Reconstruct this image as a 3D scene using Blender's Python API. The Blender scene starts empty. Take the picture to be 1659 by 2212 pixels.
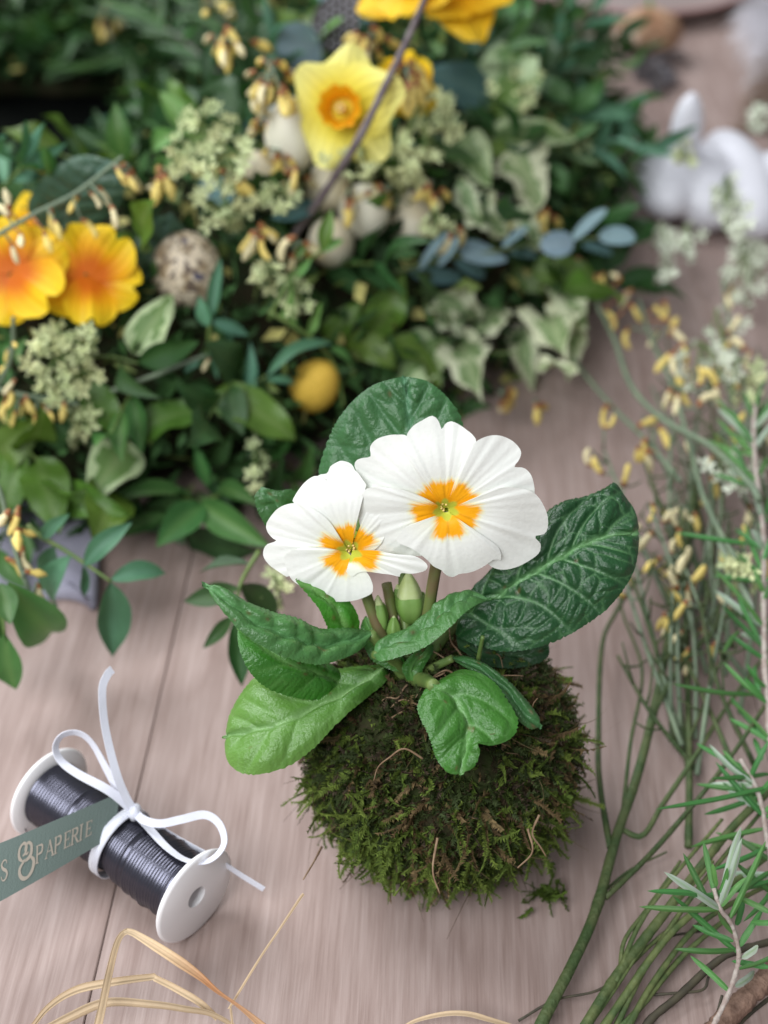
import bpy, math, random
import numpy as np
from mathutils import Vector, Matrix

# ------------------------------------------------------------------ camera, light, exposure
scene = bpy.context.scene
H = 0.352                       # camera height above the table, metres
PITCH = math.radians(38.0)
FPX = 3072.0                    # focal length in pixels of a 1659 x 2212 frame
cam_d = bpy.data.cameras.new("camera")
cam = bpy.data.objects.new("camera", cam_d)
scene.collection.objects.link(cam)
cam.location = (0, 0, H)
cam.rotation_euler = (math.radians(90) - PITCH, 0, 0)
cam_d.sensor_fit = 'VERTICAL'; cam_d.sensor_height = 36.0; cam_d.sensor_width = 27.0
cam_d.lens = 50.0
cam_d.clip_start = 0.01; cam_d.clip_end = 20.0
cam_d.dof.use_dof = True
cam_d.dof.focus_distance = 0.379
cam_d.dof.aperture_fstop = 7.8
cam_d.dof.aperture_blades = 0
scene.camera = cam

world = bpy.data.worlds.new("World"); scene.world = world
world.use_nodes = True
bg = world.node_tree.nodes["Background"]
bg.inputs[0].default_value = (0.93, 0.95, 1.0, 1); bg.inputs[1].default_value = 0.33

def area(name, loc, target, sx, sy, power, col):
    l = bpy.data.lights.new(name, 'AREA'); l.shape = 'RECTANGLE'; l.size = sx; l.size_y = sy
    l.energy = power; l.color = col
    o = bpy.data.objects.new(name, l); scene.collection.objects.link(o)
    o.location = loc
    d = Vector(target) - Vector(loc)
    o.rotation_euler = d.to_track_quat('-Z', 'Y').to_euler()
    return o
# daylight from a window high behind on the left, plus an added front fill
area("window_light_back", (-1.05, 1.25, 1.60), (0.0, 0.40, 0.0), 1.2, 1.2, 46.0, (0.95, 0.975, 1.0))
area("fill_light_front", (-0.42, -0.30, 0.85), (0.02, 0.28, 0.05), 0.65, 0.65, 13.5, (0.95, 0.98, 1.0))

scene.view_settings.view_transform = 'Standard'
scene.view_settings.look = 'None'
scene.view_settings.exposure = 0.05
scene.view_settings.gamma = 1.0
scene.render.engine = 'CYCLES'
scene.cycles.use_denoising = True
scene.cycles.max_bounces = 8
scene.cycles.transparent_max_bounces = 6

# ------------------------------------------------------------------ pixels to places
RIGHT = np.array([1.0, 0, 0]); FWD = np.array([0, math.cos(PITCH), -math.sin(PITCH)])
UP = np.array([0, math.sin(PITCH), math.cos(PITCH)]); EYE = np.array([0, 0, H])
def ray(u, v):
    return FWD + (u - 829.5) / FPX * RIGHT - (v - 1106.0) / FPX * UP
def PY(u, v, y):
    d = ray(u, v); return EYE + d * (y / d[1])
def PZ(u, v, z):
    d = ray(u, v); return EYE + d * ((z - H) / d[2])
def PT(u, v, t):
    return EYE + ray(u, v) * t
def proj(p):
    q = np.asarray(p) - EYE; t = q @ FWD
    return 829.5 + FPX * (q @ RIGHT) / t, 1106.0 - FPX * (q @ UP) / t
def unit(a):
    a = np.asarray(a, float); return a / (np.linalg.norm(a) + 1e-12)

# the wreath is a mound bent into a ring
WC = np.array([-0.20, 0.75]); WR = 0.21; WA = 0.112; WH = 0.080
def zw(x, y):
    rho = np.hypot(x - WC[0], y - WC[1])
    return WH * np.sqrt(np.maximum(0.0, 1 - ((rho - WR) / WA) ** 2))
_T = np.arange(0.36, 1.6, 0.0015)
def WS(u, v, off=0.0):
    d = ray(u, v); P = EYE + _T[:, None] * d
    hit = P[:, 2] <= zw(P[:, 0], P[:, 1]) + off
    return P[np.argmax(hit)].copy()
def wnormal(p):
    e = 1e-3
    r = np.hypot(p[0] - WC[0], p[1] - WC[1])
    g = np.array([(zw(p[0] + e, p[1]) - zw(p[0] - e, p[1])) / (2 * e), (zw(p[0], p[1] + e) - zw(p[0], p[1] - e)) / (2 * e)])
    g = np.clip(g, -3, 3)
    return unit([-g[0], -g[1], 1.0])

# ------------------------------------------------------------------ objects
COL = scene.collection
WM = {}
def link(o, parent=None, wm=None):
    COL.objects.link(o)
    wm = wm if wm is not None else Matrix.Identity(4)
    o.matrix_basis = wm
    if parent is not None:
        o.parent = parent
        o.matrix_parent_inverse = WM[parent.name].inverted()
    WM[o.name] = wm.copy()
    return o
def tag(o, label, cat, group=None, kind=None):
    if label: o["label"] = label
    if cat: o["category"] = cat
    if group: o["group"] = group
    if kind: o["kind"] = kind
    return o
def root(name, loc, label, cat, group=None):
    o = bpy.data.objects.new(name, None); o.empty_display_size = 0.01
    link(o, None, Matrix.Translation(Vector(loc)))
    return tag(o, label, cat, group)
def mesh_data(name, V, F, mats, col=None, smooth=True, fmat=None):
    me = bpy.data.meshes.new(name)
    me.from_pydata([tuple(map(float, p)) for p in V], [], F)
    for m in (mats if isinstance(mats, (list, tuple)) else [mats]): me.materials.append(m)
    if smooth: me.polygons.foreach_set("use_smooth", [True] * len(me.polygons))
    if fmat is not None: me.polygons.foreach_set("material_index", fmat)
    if col is not None:
        c = np.asarray(col, np.float32).reshape(-1, col.shape[-1])
        if c.shape[1] == 3: c = np.hstack([c, np.ones((len(c), 1), np.float32)])
        a = me.color_attributes.new("Col", 'FLOAT_COLOR', 'POINT'); a.data.foreach_set("color", c.astype(np.float32).ravel())
    me.update()
    return me
def gridfaces(n, m, wrapm=False, wrapn=False):
    F = []
    for i in range(n if wrapn else n - 1):
        i2 = (i + 1) % n
        for j in range(m if wrapm else m - 1):
            j2 = (j + 1) % m
            F.append((i * m + j, i * m + j2, i2 * m + j2, i2 * m + j))
    return F
def obj(name, me, parent=None, wm=None):
    return link(bpy.data.objects.new(name, me), parent, wm)
def grid_obj(name, V, mat, parent=None, col=None, wrapm=False, wrapn=False, smooth=True):
    n, m = V.shape[:2]
    return obj(name, mesh_data(name, V.reshape(-1, 3), gridfaces(n, m, wrapm, wrapn), mat, col, smooth), parent)

def spline(pts, n):
    """Catmull-Rom through pts, n points evenly spread by chord length."""
    P = np.asarray(pts, float)
    if len(P) == 2: 
        t = np.linspace(0, 1, n)[:, None]; return P[0] * (1 - t) + P[1] * t
    Q = np.vstack([2 * P[0] - P[1], P, 2 * P[-1] - P[-2]])
    out = []
    for i in range(1, len(Q) - 2):
        p0, p1, p2, p3 = Q[i - 1], Q[i], Q[i + 1], Q[i + 2]
        for t in np.linspace(0, 1, 16, endpoint=False):
            out.append(.5 * ((2 * p1) + (-p0 + p2) * t + (2 * p0 - 5 * p1 + 4 * p2 - p3) * t * t + (-p0 + 3 * p1 - 3 * p2 + p3) * t ** 3))
    out.append(P[-1]); out = np.array(out)
    s = np.r_[0, np.cumsum(np.linalg.norm(np.diff(out, axis=0), axis=1))]
    q = np.linspace(0, s[-1], n)
    return np.stack([np.interp(q, s, out[:, k]) for k in range(out.shape[1])], 1)

def frames(P):
    T = np.gradient(P, axis=0); T /= np.linalg.norm(T, axis=1)[:, None] + 1e-12
    N = np.zeros_like(P); n = np.cross(T[0], [0.3, 0.2, 1.0]); n = unit(n)
    for i in range(len(P)):
        n = unit(n - T[i] * (n @ T[i])); N[i] = n
    return T, N, np.cross(T, N)
def tube_mesh(name, pts, rad, mat, sides=7, n=None, wob=0.0, seed=0, fl=1.0, caps=True, ridge=0.0, node=0):
    rg = np.random.RandomState(seed)
    P = spline(pts, n or max(6, 5 * len(pts)))
    k = len(P)
    r = np.interp(np.linspace(0, 1, k), np.linspace(0, 1, len(np.atleast_1d(rad))), np.atleast_1d(rad))
    if wob: r = r * (1 + wob * rg.randn(k))
    if node: r = r * (1 + .13 * np.exp(-(((np.arange(k) / k * node + .3) % 1 - .5) / .05) ** 2))
    T, N, B = frames(P)
    a = np.linspace(0, 2 * np.pi, sides, endpoint=False)
    V = P[:, None] + (r[:, None] * (1 + ridge * (np.arange(sides) % 2)[None]))[..., None] * (np.cos(a)[None, :, None] * N[:, None] + fl * np.sin(a)[None, :, None] * B[:, None])
    F = gridfaces(k, sides, True)
    if caps: F = F + [tuple(range(sides))[::-1], tuple((k - 1) * sides + j for j in range(sides))]
    return mesh_data(name, V.reshape(-1, 3), F, mat)
def tube(name, pts, rad, mat, parent=None, **k):
    return obj(name, tube_mesh(name, pts, rad, mat, **k), parent)
def strip(name, pts, w, th, mat, parent=None, hint=None, n=None, twist=None, crease=0.0, cols=3, fib=0.0, tint=None, seed=0):
    """a flat band: width across the path, face turned to the hint direction; fib gives lengthwise fibres"""
    rg = np.random.RandomState(seed + len(pts) * 7)
    P = spline(pts, n or 8 * len(pts)); k = len(P)
    T = np.gradient(P, axis=0); T /= np.linalg.norm(T, axis=1)[:, None]
    ww = np.interp(np.linspace(0, 1, k), np.linspace(0, 1, len(np.atleast_1d(w))), np.atleast_1d(w))
    tw = np.zeros(k) if twist is None else np.interp(np.linspace(0, 1, k), np.linspace(0, 1, len(twist)), twist)
    f = np.linspace(-.5, .5, cols); lift = crease * (1 - (2 * f) ** 2) + fib * rg.randn(cols); n0 = None
    top = np.zeros((cols, k, 3)); bot = np.zeros((cols, k, 3))
    for i in range(k):
        h = unit(EYE - P[i]) if hint is None else np.asarray(hint, float)
        h = unit(h - T[i] * (h @ T[i])) if np.linalg.norm(h - T[i] * (h @ T[i])) > 1e-4 else n0
        n0 = h; s = np.cross(T[i], h)
        h2 = h * math.cos(tw[i]) + s * math.sin(tw[i]); s2 = np.cross(T[i], h2)
        c = P[i] + s2 * (f * ww[i])[:, None] + h2 * (lift * ww[i])[:, None]
        top[:, i] = c + h2 * th / 2; bot[:, i] = c - h2 * th / 2
    rows = np.concatenate([top, bot, bot[:1], top[:1], bot[-1:], top[-1:]], 0); m2 = 2 * cols
    pairs = [(p, p + 1) for p in range(cols - 1)] + [(cols + p, cols + p + 1) for p in range(cols - 1)] + [(m2, m2 + 1), (m2 + 2, m2 + 3)]
    F = [(p * k + i, p * k + i + 1, q * k + i + 1, q * k + i) for p, q in pairs for i in range(k - 1)]
    col = None
    if tint is not None:
        cc = rg.uniform(.72, 1.12, cols); cc = np.r_[cc, cc * .9, cc[:1], cc[:1], cc[-1:], cc[-1:]]
        along = np.interp(np.linspace(0, 1, k), np.linspace(0, 1, 9), rg.uniform(.86, 1.08, 9))
        t = np.asarray(tint, float)
        if t.ndim == 1: t = t[None]
        tc = np.stack([np.interp(np.linspace(0, 1, k), np.linspace(0, 1, len(t)), t[:, q]) for q in range(3)], 1)
        col = np.clip(cc[:, None, None] * along[None, :, None] * tc[None], 0, 1)
    return obj(name, mesh_data(name, rows.reshape(-1, 3), F, mat, col=col), parent)
def lathe(prof, n=32):
    a = np.linspace(0, 2 * np.pi, n, endpoint=False)
    pr = np.asarray(prof, float)
    return np.stack([pr[:, 0][:, None] * np.cos(a), pr[:, 0][:, None] * np.sin(a), np.repeat(pr[:, 1][:, None], n, 1)], 2)
def basis(x, z, o, sx=1, sy=1, sz=1):
    x = unit(x); z = np.asarray(z, float); z = z - x * (z @ x)
    if np.linalg.norm(z) < 1e-5: z = np.cross(x, [0.31, 0.7, 0.2])
    z = unit(z); y = np.cross(z, x)
    M = np.eye(4); M[:3, 0] = x * sx; M[:3, 1] = y * sy; M[:3, 2] = z * sz; M[:3, 3] = o
    return Matrix(M.tolist())

# ------------------------------------------------------------------ materials
def newmat(name):
    m = bpy.data.materials.new(name); m.use_nodes = True
    nt = m.node_tree; nt.nodes.clear()
    return m, nt, nt.nodes, nt.links
def N(nd, t, **k):
    n = nd.new(t)
    for a, b in k.items(): setattr(n, a, b)
    return n
def rgb(c): return (c[0], c[1], c[2], 1)
def mat(name, c, rough=.5, spec=.5, trans=0.0, var=0.0, nscale=0, ncol=None, bump=0.0, bscale=300, attr=False, sheen=0, hue=0.0, tcol=None, metal=0, stretch=None, sss=0):
    """principled material with optional vertex colour, per-object variation, noise colour, bump and thin translucency"""
    m, nt, nd, lk = newmat(name)
    out = N(nd, 'ShaderNodeOutputMaterial'); p = N(nd, 'ShaderNodeBsdfPrincipled')
    p.inputs['Roughness'].default_value = rough; p.inputs['Specular IOR Level'].default_value = spec
    p.inputs['Metallic'].default_value = metal
    if sheen: p.inputs['Sheen Weight'].default_value = sheen
    if sss:
        p.inputs['Subsurface Weight'].default_value = sss; p.inputs['Subsurface Radius'].default_value = (.004, .003, .002); p.inputs['Subsurface Scale'].default_value = 1
    tc = N(nd, 'ShaderNodeTexCoord')
    vec = tc.outputs['Object']
    if stretch:
        mp = N(nd, 'ShaderNodeMapping'); mp.inputs['Scale'].default_value = stretch; lk.new(vec, mp.inputs['Vector']); vec = mp.outputs['Vector']
    if attr:
        a = N(nd, 'ShaderNodeAttribute', attribute_name="Col"); cur = a.outputs['Color']
    else:
        r = N(nd, 'ShaderNodeRGB'); r.outputs[0].default_value = rgb(c); cur = r.outputs[0]
    if nscale:
        no = N(nd, 'ShaderNodeTexNoise'); no.inputs['Scale'].default_value = nscale; no.inputs['Detail'].default_value = 5
        lk.new(vec, no.inputs['Vector'])
        ra = N(nd, 'ShaderNodeMapRange'); ra.inputs[1].default_value = .38; ra.inputs[2].default_value = .64
        lk.new(no.outputs['Fac'], ra.inputs[0])
        mx = N(nd, 'ShaderNodeMix', data_type='RGBA'); lk.new(ra.outputs[0], mx.inputs[0]); lk.new(cur, mx.inputs[6]); mx.inputs[7].default_value = rgb(ncol)
        cur = mx.outputs[2]
    if var or hue:
        oi = N(nd, 'ShaderNodeObjectInfo'); hs = N(nd, 'ShaderNodeHueSaturation')
        m1 = N(nd, 'ShaderNodeMapRange'); m1.inputs[3].default_value = 1 - var; m1.inputs[4].default_value = 1 + var
        lk.new(oi.outputs['Random'], m1.inputs[0]); lk.new(m1.outputs[0], hs.inputs['Value'])
        if hue:
            mm = N(nd, 'ShaderNodeMath', operation='MULTIPLY'); mm.inputs[1].default_value = 7.31; lk.new(oi.outputs['Random'], mm.inputs[0])
            fr = N(nd, 'ShaderNodeMath', operation='FRACT'); lk.new(mm.outputs[0], fr.inputs[0])
            m2 = N(nd, 'ShaderNodeMapRange'); m2.inputs[3].default_value = .5 - hue; m2.inputs[4].default_value = .5 + hue
            lk.new(fr.outputs[0], m2.inputs[0]); lk.new(m2.outputs[0], hs.inputs['Hue'])
        lk.new(cur, hs.inputs['Color']); cur = hs.outputs['Color']
    lk.new(cur, p.inputs['Base Color'])
    if bump:
        b = N(nd, 'ShaderNodeBump'); b.inputs['Strength'].default_value = bump; b.inputs['Distance'].default_value = .001
        n2 = N(nd, 'ShaderNodeTexNoise'); n2.inputs['Scale'].default_value = bscale; n2.inputs['Detail'].default_value = 4
        lk.new(vec, n2.inputs['Vector']); lk.new(n2.outputs['Fac'], b.inputs['Height']); lk.new(b.outputs['Normal'], p.inputs['Normal'])
    sh = p.outputs[0]
    if trans:
        t = N(nd, 'ShaderNodeBsdfTranslucent')
        if tcol:
            g = N(nd, 'ShaderNodeMix', data_type='RGBA', blend_type='MULTIPLY'); g.inputs[0].default_value = 1; lk.new(cur, g.inputs[6]); g.inputs[7].default_value = rgb(tcol); lk.new(g.outputs[2], t.inputs[0])
        else: lk.new(cur, t.inputs[0])
        mi = N(nd, 'ShaderNodeMixShader'); mi.inputs[0].default_value = trans; lk.new(sh, mi.inputs[1]); lk.new(t.outputs[0], mi.inputs[2]); sh = mi.outputs[0]
    lk.new(sh, out.inputs[0])
    return m
def leafmat(name, c, vein, edge=None, rough=.42, trans=.18, var=.25, hue=.015, spec=.4, ns=90, bump=.25):
    """leaf: Col.r = vein, Col.g = closeness to the margin"""
    m, nt, nd, lk = newmat(name)
    out = N(nd, 'ShaderNodeOutputMaterial'); p = N(nd, 'ShaderNodeBsdfPrincipled')
    p.inputs['Roughness'].default_value = rough; p.inputs['Specular IOR Level'].default_value = spec
    a = N(nd, 'ShaderNodeAttribute', attribute_name="Col"); sp = N(nd, 'ShaderNodeSeparateColor'); lk.new(a.outputs['Color'], sp.inputs[0])
    tc = N(nd, 'ShaderNodeTexCoord'); oi = N(nd, 'ShaderNodeObjectInfo')
    no = N(nd, 'ShaderNodeTexNoise', noise_dimensions='4D'); no.inputs['Scale'].default_value = 4; no.inputs['Detail'].default_value = 4
    lk.new(tc.outputs['Object'], no.inputs['Vector'])
    ww = N(nd, 'ShaderNodeMath', operation='MULTIPLY'); ww.inputs[1].default_value = 50; lk.new(oi.outputs['Random'], ww.inputs[0]); lk.new(ww.outputs[0], no.inputs['W'])
    m0 = N(nd, 'ShaderNodeMix', data_type='RGBA'); m0.inputs[6].default_value = rgb([x * .72 for x in c]); m0.inputs[7].default_value = rgb([min(1, x * 1.35) for x in c]); lk.new(no.outputs['Fac'], m0.inputs[0])
    cur = m0.outputs[2]
    if edge is not None:
        ad = N(nd, 'ShaderNodeMath', operation='ADD'); lk.new(sp.outputs[1], ad.inputs[0]); 
        nm = N(nd, 'ShaderNodeMath', operation='MULTIPLY_ADD'); nm.inputs[1].default_value = 2.2; nm.inputs[2].default_value = -1.1; lk.new(no.outputs['Fac'], nm.inputs[0]); lk.new(nm.outputs[0], ad.inputs[1])
        mr = N(nd, 'ShaderNodeMapRange', interpolation_type='SMOOTHSTEP'); mr.inputs[1].default_value = .30; mr.inputs[2].default_value = .42; lk.new(ad.outputs[0], mr.inputs[0])
        me = N(nd, 'ShaderNodeMix', data_type='RGBA'); lk.new(mr.outputs[0], me.inputs[0]); lk.new(cur, me.inputs[6]); me.inputs[7].default_value = rgb(edge); cur = me.outputs[2]
    mv = N(nd, 'ShaderNodeMix', data_type='RGBA'); lk.new(sp.outputs[0], mv.inputs[0]); lk.new(cur, mv.inputs[6]); mv.inputs[7].default_value = rgb(vein); cur = mv.outputs[2]
    hs = N(nd, 'ShaderNodeHueSaturation'); m1 = N(nd, 'ShaderNodeMapRange'); m1.inputs[3].default_value = 1 - var; m1.inputs[4].default_value = 1 + var
    lk.new(oi.outputs['Random'], m1.inputs[0]); lk.new(m1.outputs[0], hs.inputs['Value'])
    mm = N(nd, 'ShaderNodeMath', operation='MULTIPLY'); mm.inputs[1].default_value = 7.31; lk.new(oi.outputs['Random'], mm.inputs[0])
    fr = N(nd, 'ShaderNodeMath', operation='FRACT'); lk.new(mm.outputs[0], fr.inputs[0])
    m2 = N(nd, 'ShaderNodeMapRange'); m2.inputs[3].default_value = .5 - hue; m2.inputs[4].default_value = .5 + hue
    lk.new(fr.outputs[0], m2.inputs[0]); lk.new(m2.outputs[0], hs.inputs['Hue'])
    lk.new(cur, hs.inputs['Color']); cur = hs.outputs['Color']; lk.new(cur, p.inputs['Base Color'])
    b = N(nd, 'ShaderNodeBump'); b.inputs['Strength'].default_value = bump; b.inputs['Distance'].default_value = .0006
    n2 = N(nd, 'ShaderNodeTexNoise'); n2.inputs['Scale'].default_value = ns; n2.inputs['Detail'].default_value = 3
    lk.new(tc.outputs['Object'], n2.inputs['Vector']); lk.new(n2.outputs['Fac'], b.inputs['Height']); lk.new(b.outputs['Normal'], p.inputs['Normal'])
    t = N(nd, 'ShaderNodeBsdfTranslucent'); g = N(nd, 'ShaderNodeMix', data_type='RGBA', blend_type='MULTIPLY'); g.inputs[0].default_value = 1; lk.new(cur, g.inputs[6]); g.inputs[7].default_value = (1.0, 1.15, .6, 1); lk.new(g.outputs[2], t.inputs[0])
    mi = N(nd, 'ShaderNodeMixShader'); mi.inputs[0].default_value = trans; lk.new(p.outputs[0], mi.inputs[1]); lk.new(t.outputs[0], mi.inputs[2]); lk.new(mi.outputs[0], out.inputs[0])
    return m

M = {}
M['petal'] = mat('petal_white', (1, 1, 1), .55, .25, trans=.07, attr=True, bump=.12, bscale=900)
M['orange'] = mat('petal_orange', (1, 1, 1), .5, .25, trans=.25, attr=True)
M['hero'] = mat('primrose_leaf', (1, 1, 1), .29, .42, trans=.16, attr=True, bump=.35, bscale=1300, tcol=(1.0, 1.2, .5))
M['stem_green'] = mat('stem_green', (.10, .17, .04), .5, trans=0.05, nscale=200, ncol=(.14, .20, .05))
M['stem_brown'] = mat('flower_stem', (.12, .085, .035), .6, nscale=150, ncol=(.10, .13, .03))
M['bud_g'] = mat('bud_green', (.15, .28, .055), .5, trans=.15, nscale=120, ncol=(.20, .33, .09))
M['bud_w'] = mat('bud_pale', (.55, .62, .32), .55, trans=.2, nscale=200, ncol=(.45, .55, .2))
M['anther'] = mat('anther', (.85, .62, .22), .6)
M['throat'] = mat('flower_throat', (.42, .50, .05), .5, trans=.2)
M['soil'] = mat('moss_core', (.030, .026, .012), .9, .2, nscale=180, ncol=(.028, .040, .010), bump=1, bscale=400)
M['moss'] = mat('moss', (1, 1, 1), .75, .2, trans=.15, attr=True)
M['root'] = mat('root_fibre', (.17, .10, .055), .7, nscale=300, ncol=(.26, .17, .10))
M['white_plastic'] = mat('white_plastic', (.88, .86, .87), .35, .5, sss=.0)
M['wire'] = mat('dark_wire', (.085, .085, .11), .28, .6, metal=.9)
M['ribbon'] = mat('satin_ribbon', (.68, .69, .77), .38, .5, bump=.25, bscale=3000, sheen=.3)
M['card'] = mat('green_card', (.135, .175, .158), .7, .3, bump=.2, bscale=2500)
M['foil'] = mat('foil_print', (.46, .40, .33), .45, .5, metal=.25)
M['raffia'] = mat('raffia', (1, 1, 1), .55, .3, trans=.15, attr=True, bump=.15, bscale=900, var=.06)
M['raffia_brown'] = mat('raffia_brown', (.70, .50, .30), .6, .3, trans=.15, nscale=120, ncol=(.55, .27, .13), bump=.7, bscale=700)
# wreath foliage
M['dark'] = leafmat('leaf_dark', (0.053, 0.135, 0.034), (0.095, 0.203, 0.053))
M['deep'] = leafmat('leaf_shade_dark', (0.028, 0.075, 0.022), (0.052, 0.113, 0.034), rough=.4)  # leaf green darkened for contrast, in place of shade between the sprigs
M['privet'] = leafmat('leaf_privet', (0.055, 0.155, 0.040), (0.124, 0.236, 0.067), rough=.36)
M['blue'] = leafmat('leaf_bluegreen', (.075, .190, .110), (0.138, 0.303, 0.207), rough=.45)
M['euc'] = leafmat('leaf_eucalyptus', (.185, .275, .315), (.25, .34, .37), rough=.6, trans=.08, spec=.25, var=.18)
M['euc_dark'] = leafmat('leaf_eucalyptus_dark', (0.065, 0.137, 0.137), (0.117, 0.208, 0.195), rough=.6, trans=.08, spec=.25)
M['laurel'] = leafmat('leaf_laurel', (0.082, 0.160, 0.023), (0.156, 0.235, 0.070), rough=.34, var=.2)
M['lime'] = leafmat('leaf_lime', (.15, .33, .085), (.25, .42, .15), rough=.42, trans=.25)
M['varieg'] = leafmat('leaf_variegated', (0.176, 0.275, 0.110), (0.396, 0.473, 0.264), edge=(.58, .62, .42), rough=.5, var=.12)
M['varieg_green'] = leafmat('leaf_variegated_green', (0.111, 0.204, 0.055), (0.238, 0.323, 0.136), edge=(.40, .50, .27), rough=.5, var=.15)
M['rosemary'] = leafmat('leaf_rosemary', (.060, .180, .045), (.10, .26, .07), rough=.36, var=.3, hue=.02)
M['rosemary_pale'] = leafmat('leaf_rosemary_underside', (.36, .43, .36), (.16, .32, .10), rough=.7, var=.15)
M['wrinkle'] = mat('wrinkled_leaf', (1, 1, 1), .42, .5, trans=.1, attr=True, bump=.3, bscale=900)
M['broom_stem'] = mat('broom_stem', (.120, .165, .105), .6, nscale=120, ncol=(.16, .21, .13), bump=.3, bscale=600)
M['broom_green'] = mat('broom_stem_green', (.042, .072, .024), .6, .3, nscale=160, ncol=(.075, .095, .036), bump=.8, bscale=500, var=.15)
M['broom_pale'] = mat('broom_stem_pale', (.115, .140, .050), .6, .3, nscale=160, ncol=(.055, .088, .030), bump=.8, bscale=400, var=.15)
M['twig'] = mat('purple_twig', (.085, .060, .068), .55, nscale=150, ncol=(.15, .12, .12), bump=.5, bscale=500)
M['twig_dark'] = mat('dark_stalk', (.040, .034, .022), .7, nscale=200, ncol=(.07, .06, .035))
M['wood_stick'] = mat('woody_stick', (.125, .070, .048), .75, nscale=250, ncol=(.23, .14, .10), bump=1.0, bscale=500)
M['rose_stem'] = mat('rosemary_stem', (.30, .23, .20), .7, nscale=500, ncol=(.42, .37, .33), bump=.6, bscale=900)
M['bud_yellow'] = mat('broom_bud', (.76, .55, .085), .5, .3, trans=.15, var=.2, nscale=350, ncol=(.82, .70, .30))
M['bud_calyx'] = mat('broom_calyx', (.20, .060, .022), .6, nscale=350, ncol=(.34, .14, .04))
M['bud_cream'] = mat('broom_bud_pale', (.78, .66, .30), .5, .3, trans=.15, var=.12, nscale=350, ncol=(.84, .78, .58))
M['floret'] = mat('pale_floret', (.54, .60, .28), .6, .3, trans=.2, var=.22, hue=.02, nscale=300, ncol=(.68, .72, .44))
M['floret_white'] = mat('white_floret', (.62, .68, .52), .6, .3, trans=.2, var=.18, nscale=300, ncol=(.74, .77, .66))
M['egg_cream'] = mat('egg_cream', (.56, .49, .34), .5, .4, nscale=60, ncol=(.72, .68, .55), bump=.1, var=.06)
M['egg_white'] = mat('egg_white', (.66, .62, .49), .5, .4, nscale=60, ncol=(.70, .68, .56), bump=.1)
M['egg_yellow'] = mat('egg_yellow', (.56, .36, .045), .7, .3, nscale=900, ncol=(.72, .46, .07), bump=.5, bscale=900)
M['daff'] = mat('daffodil_petal', (1, 1, 1), .5, .25, trans=.25, attr=True)
M['ceramic'] = mat('white_ceramic', (.62, .62, .67), .42, .4, bump=.1, bscale=60)
M['pod'] = mat('brown_pod', (.26, .13, .065), .7, nscale=70, ncol=(.50, .32, .20), bump=1, bscale=150)
M['pod_pale'] = mat('pale_husk', (.66, .53, .44), .7, nscale=70, ncol=(.5, .36, .26))
M['feather'] = mat('dark_feather', (.045, .040, .045), .6, trans=.1, nscale=100, ncol=(.10, .085, .09), var=.3)
M['dot'] = mat('feather_dot', (.62, .62, .70), .7)
M['plume'] = mat('plume', (1, 1, 1), .8, .2, trans=.25, attr=True)
M['saucer'] = mat('beige_saucer', (.27, .21, .195), .5, nscale=20, ncol=(.32, .26, .245))
M['saucer_rim'] = mat('pink_rim', (.36, .20, .19), .5)
M['cloth'] = mat('lilac_cloth', (.25, .24, .31), .85, nscale=60, ncol=(.30, .29, .35), bump=.5, bscale=900)
M['hollow_shade'] = mat('hollow_shade_black', (.004, .005, .0045), 1.0, .02, nscale=40, ncol=(.007, .008, .007))  # near black, the shade of the wreath hollow put into the colour
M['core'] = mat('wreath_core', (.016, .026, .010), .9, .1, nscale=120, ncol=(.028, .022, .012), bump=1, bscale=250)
M['under'] = mat('undergrowth', (1, 1, 1), .6, .3, trans=.1, attr=True)
M['joint'] = mat('table_joint', (.17, .13, .115), .9, .1)
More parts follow.
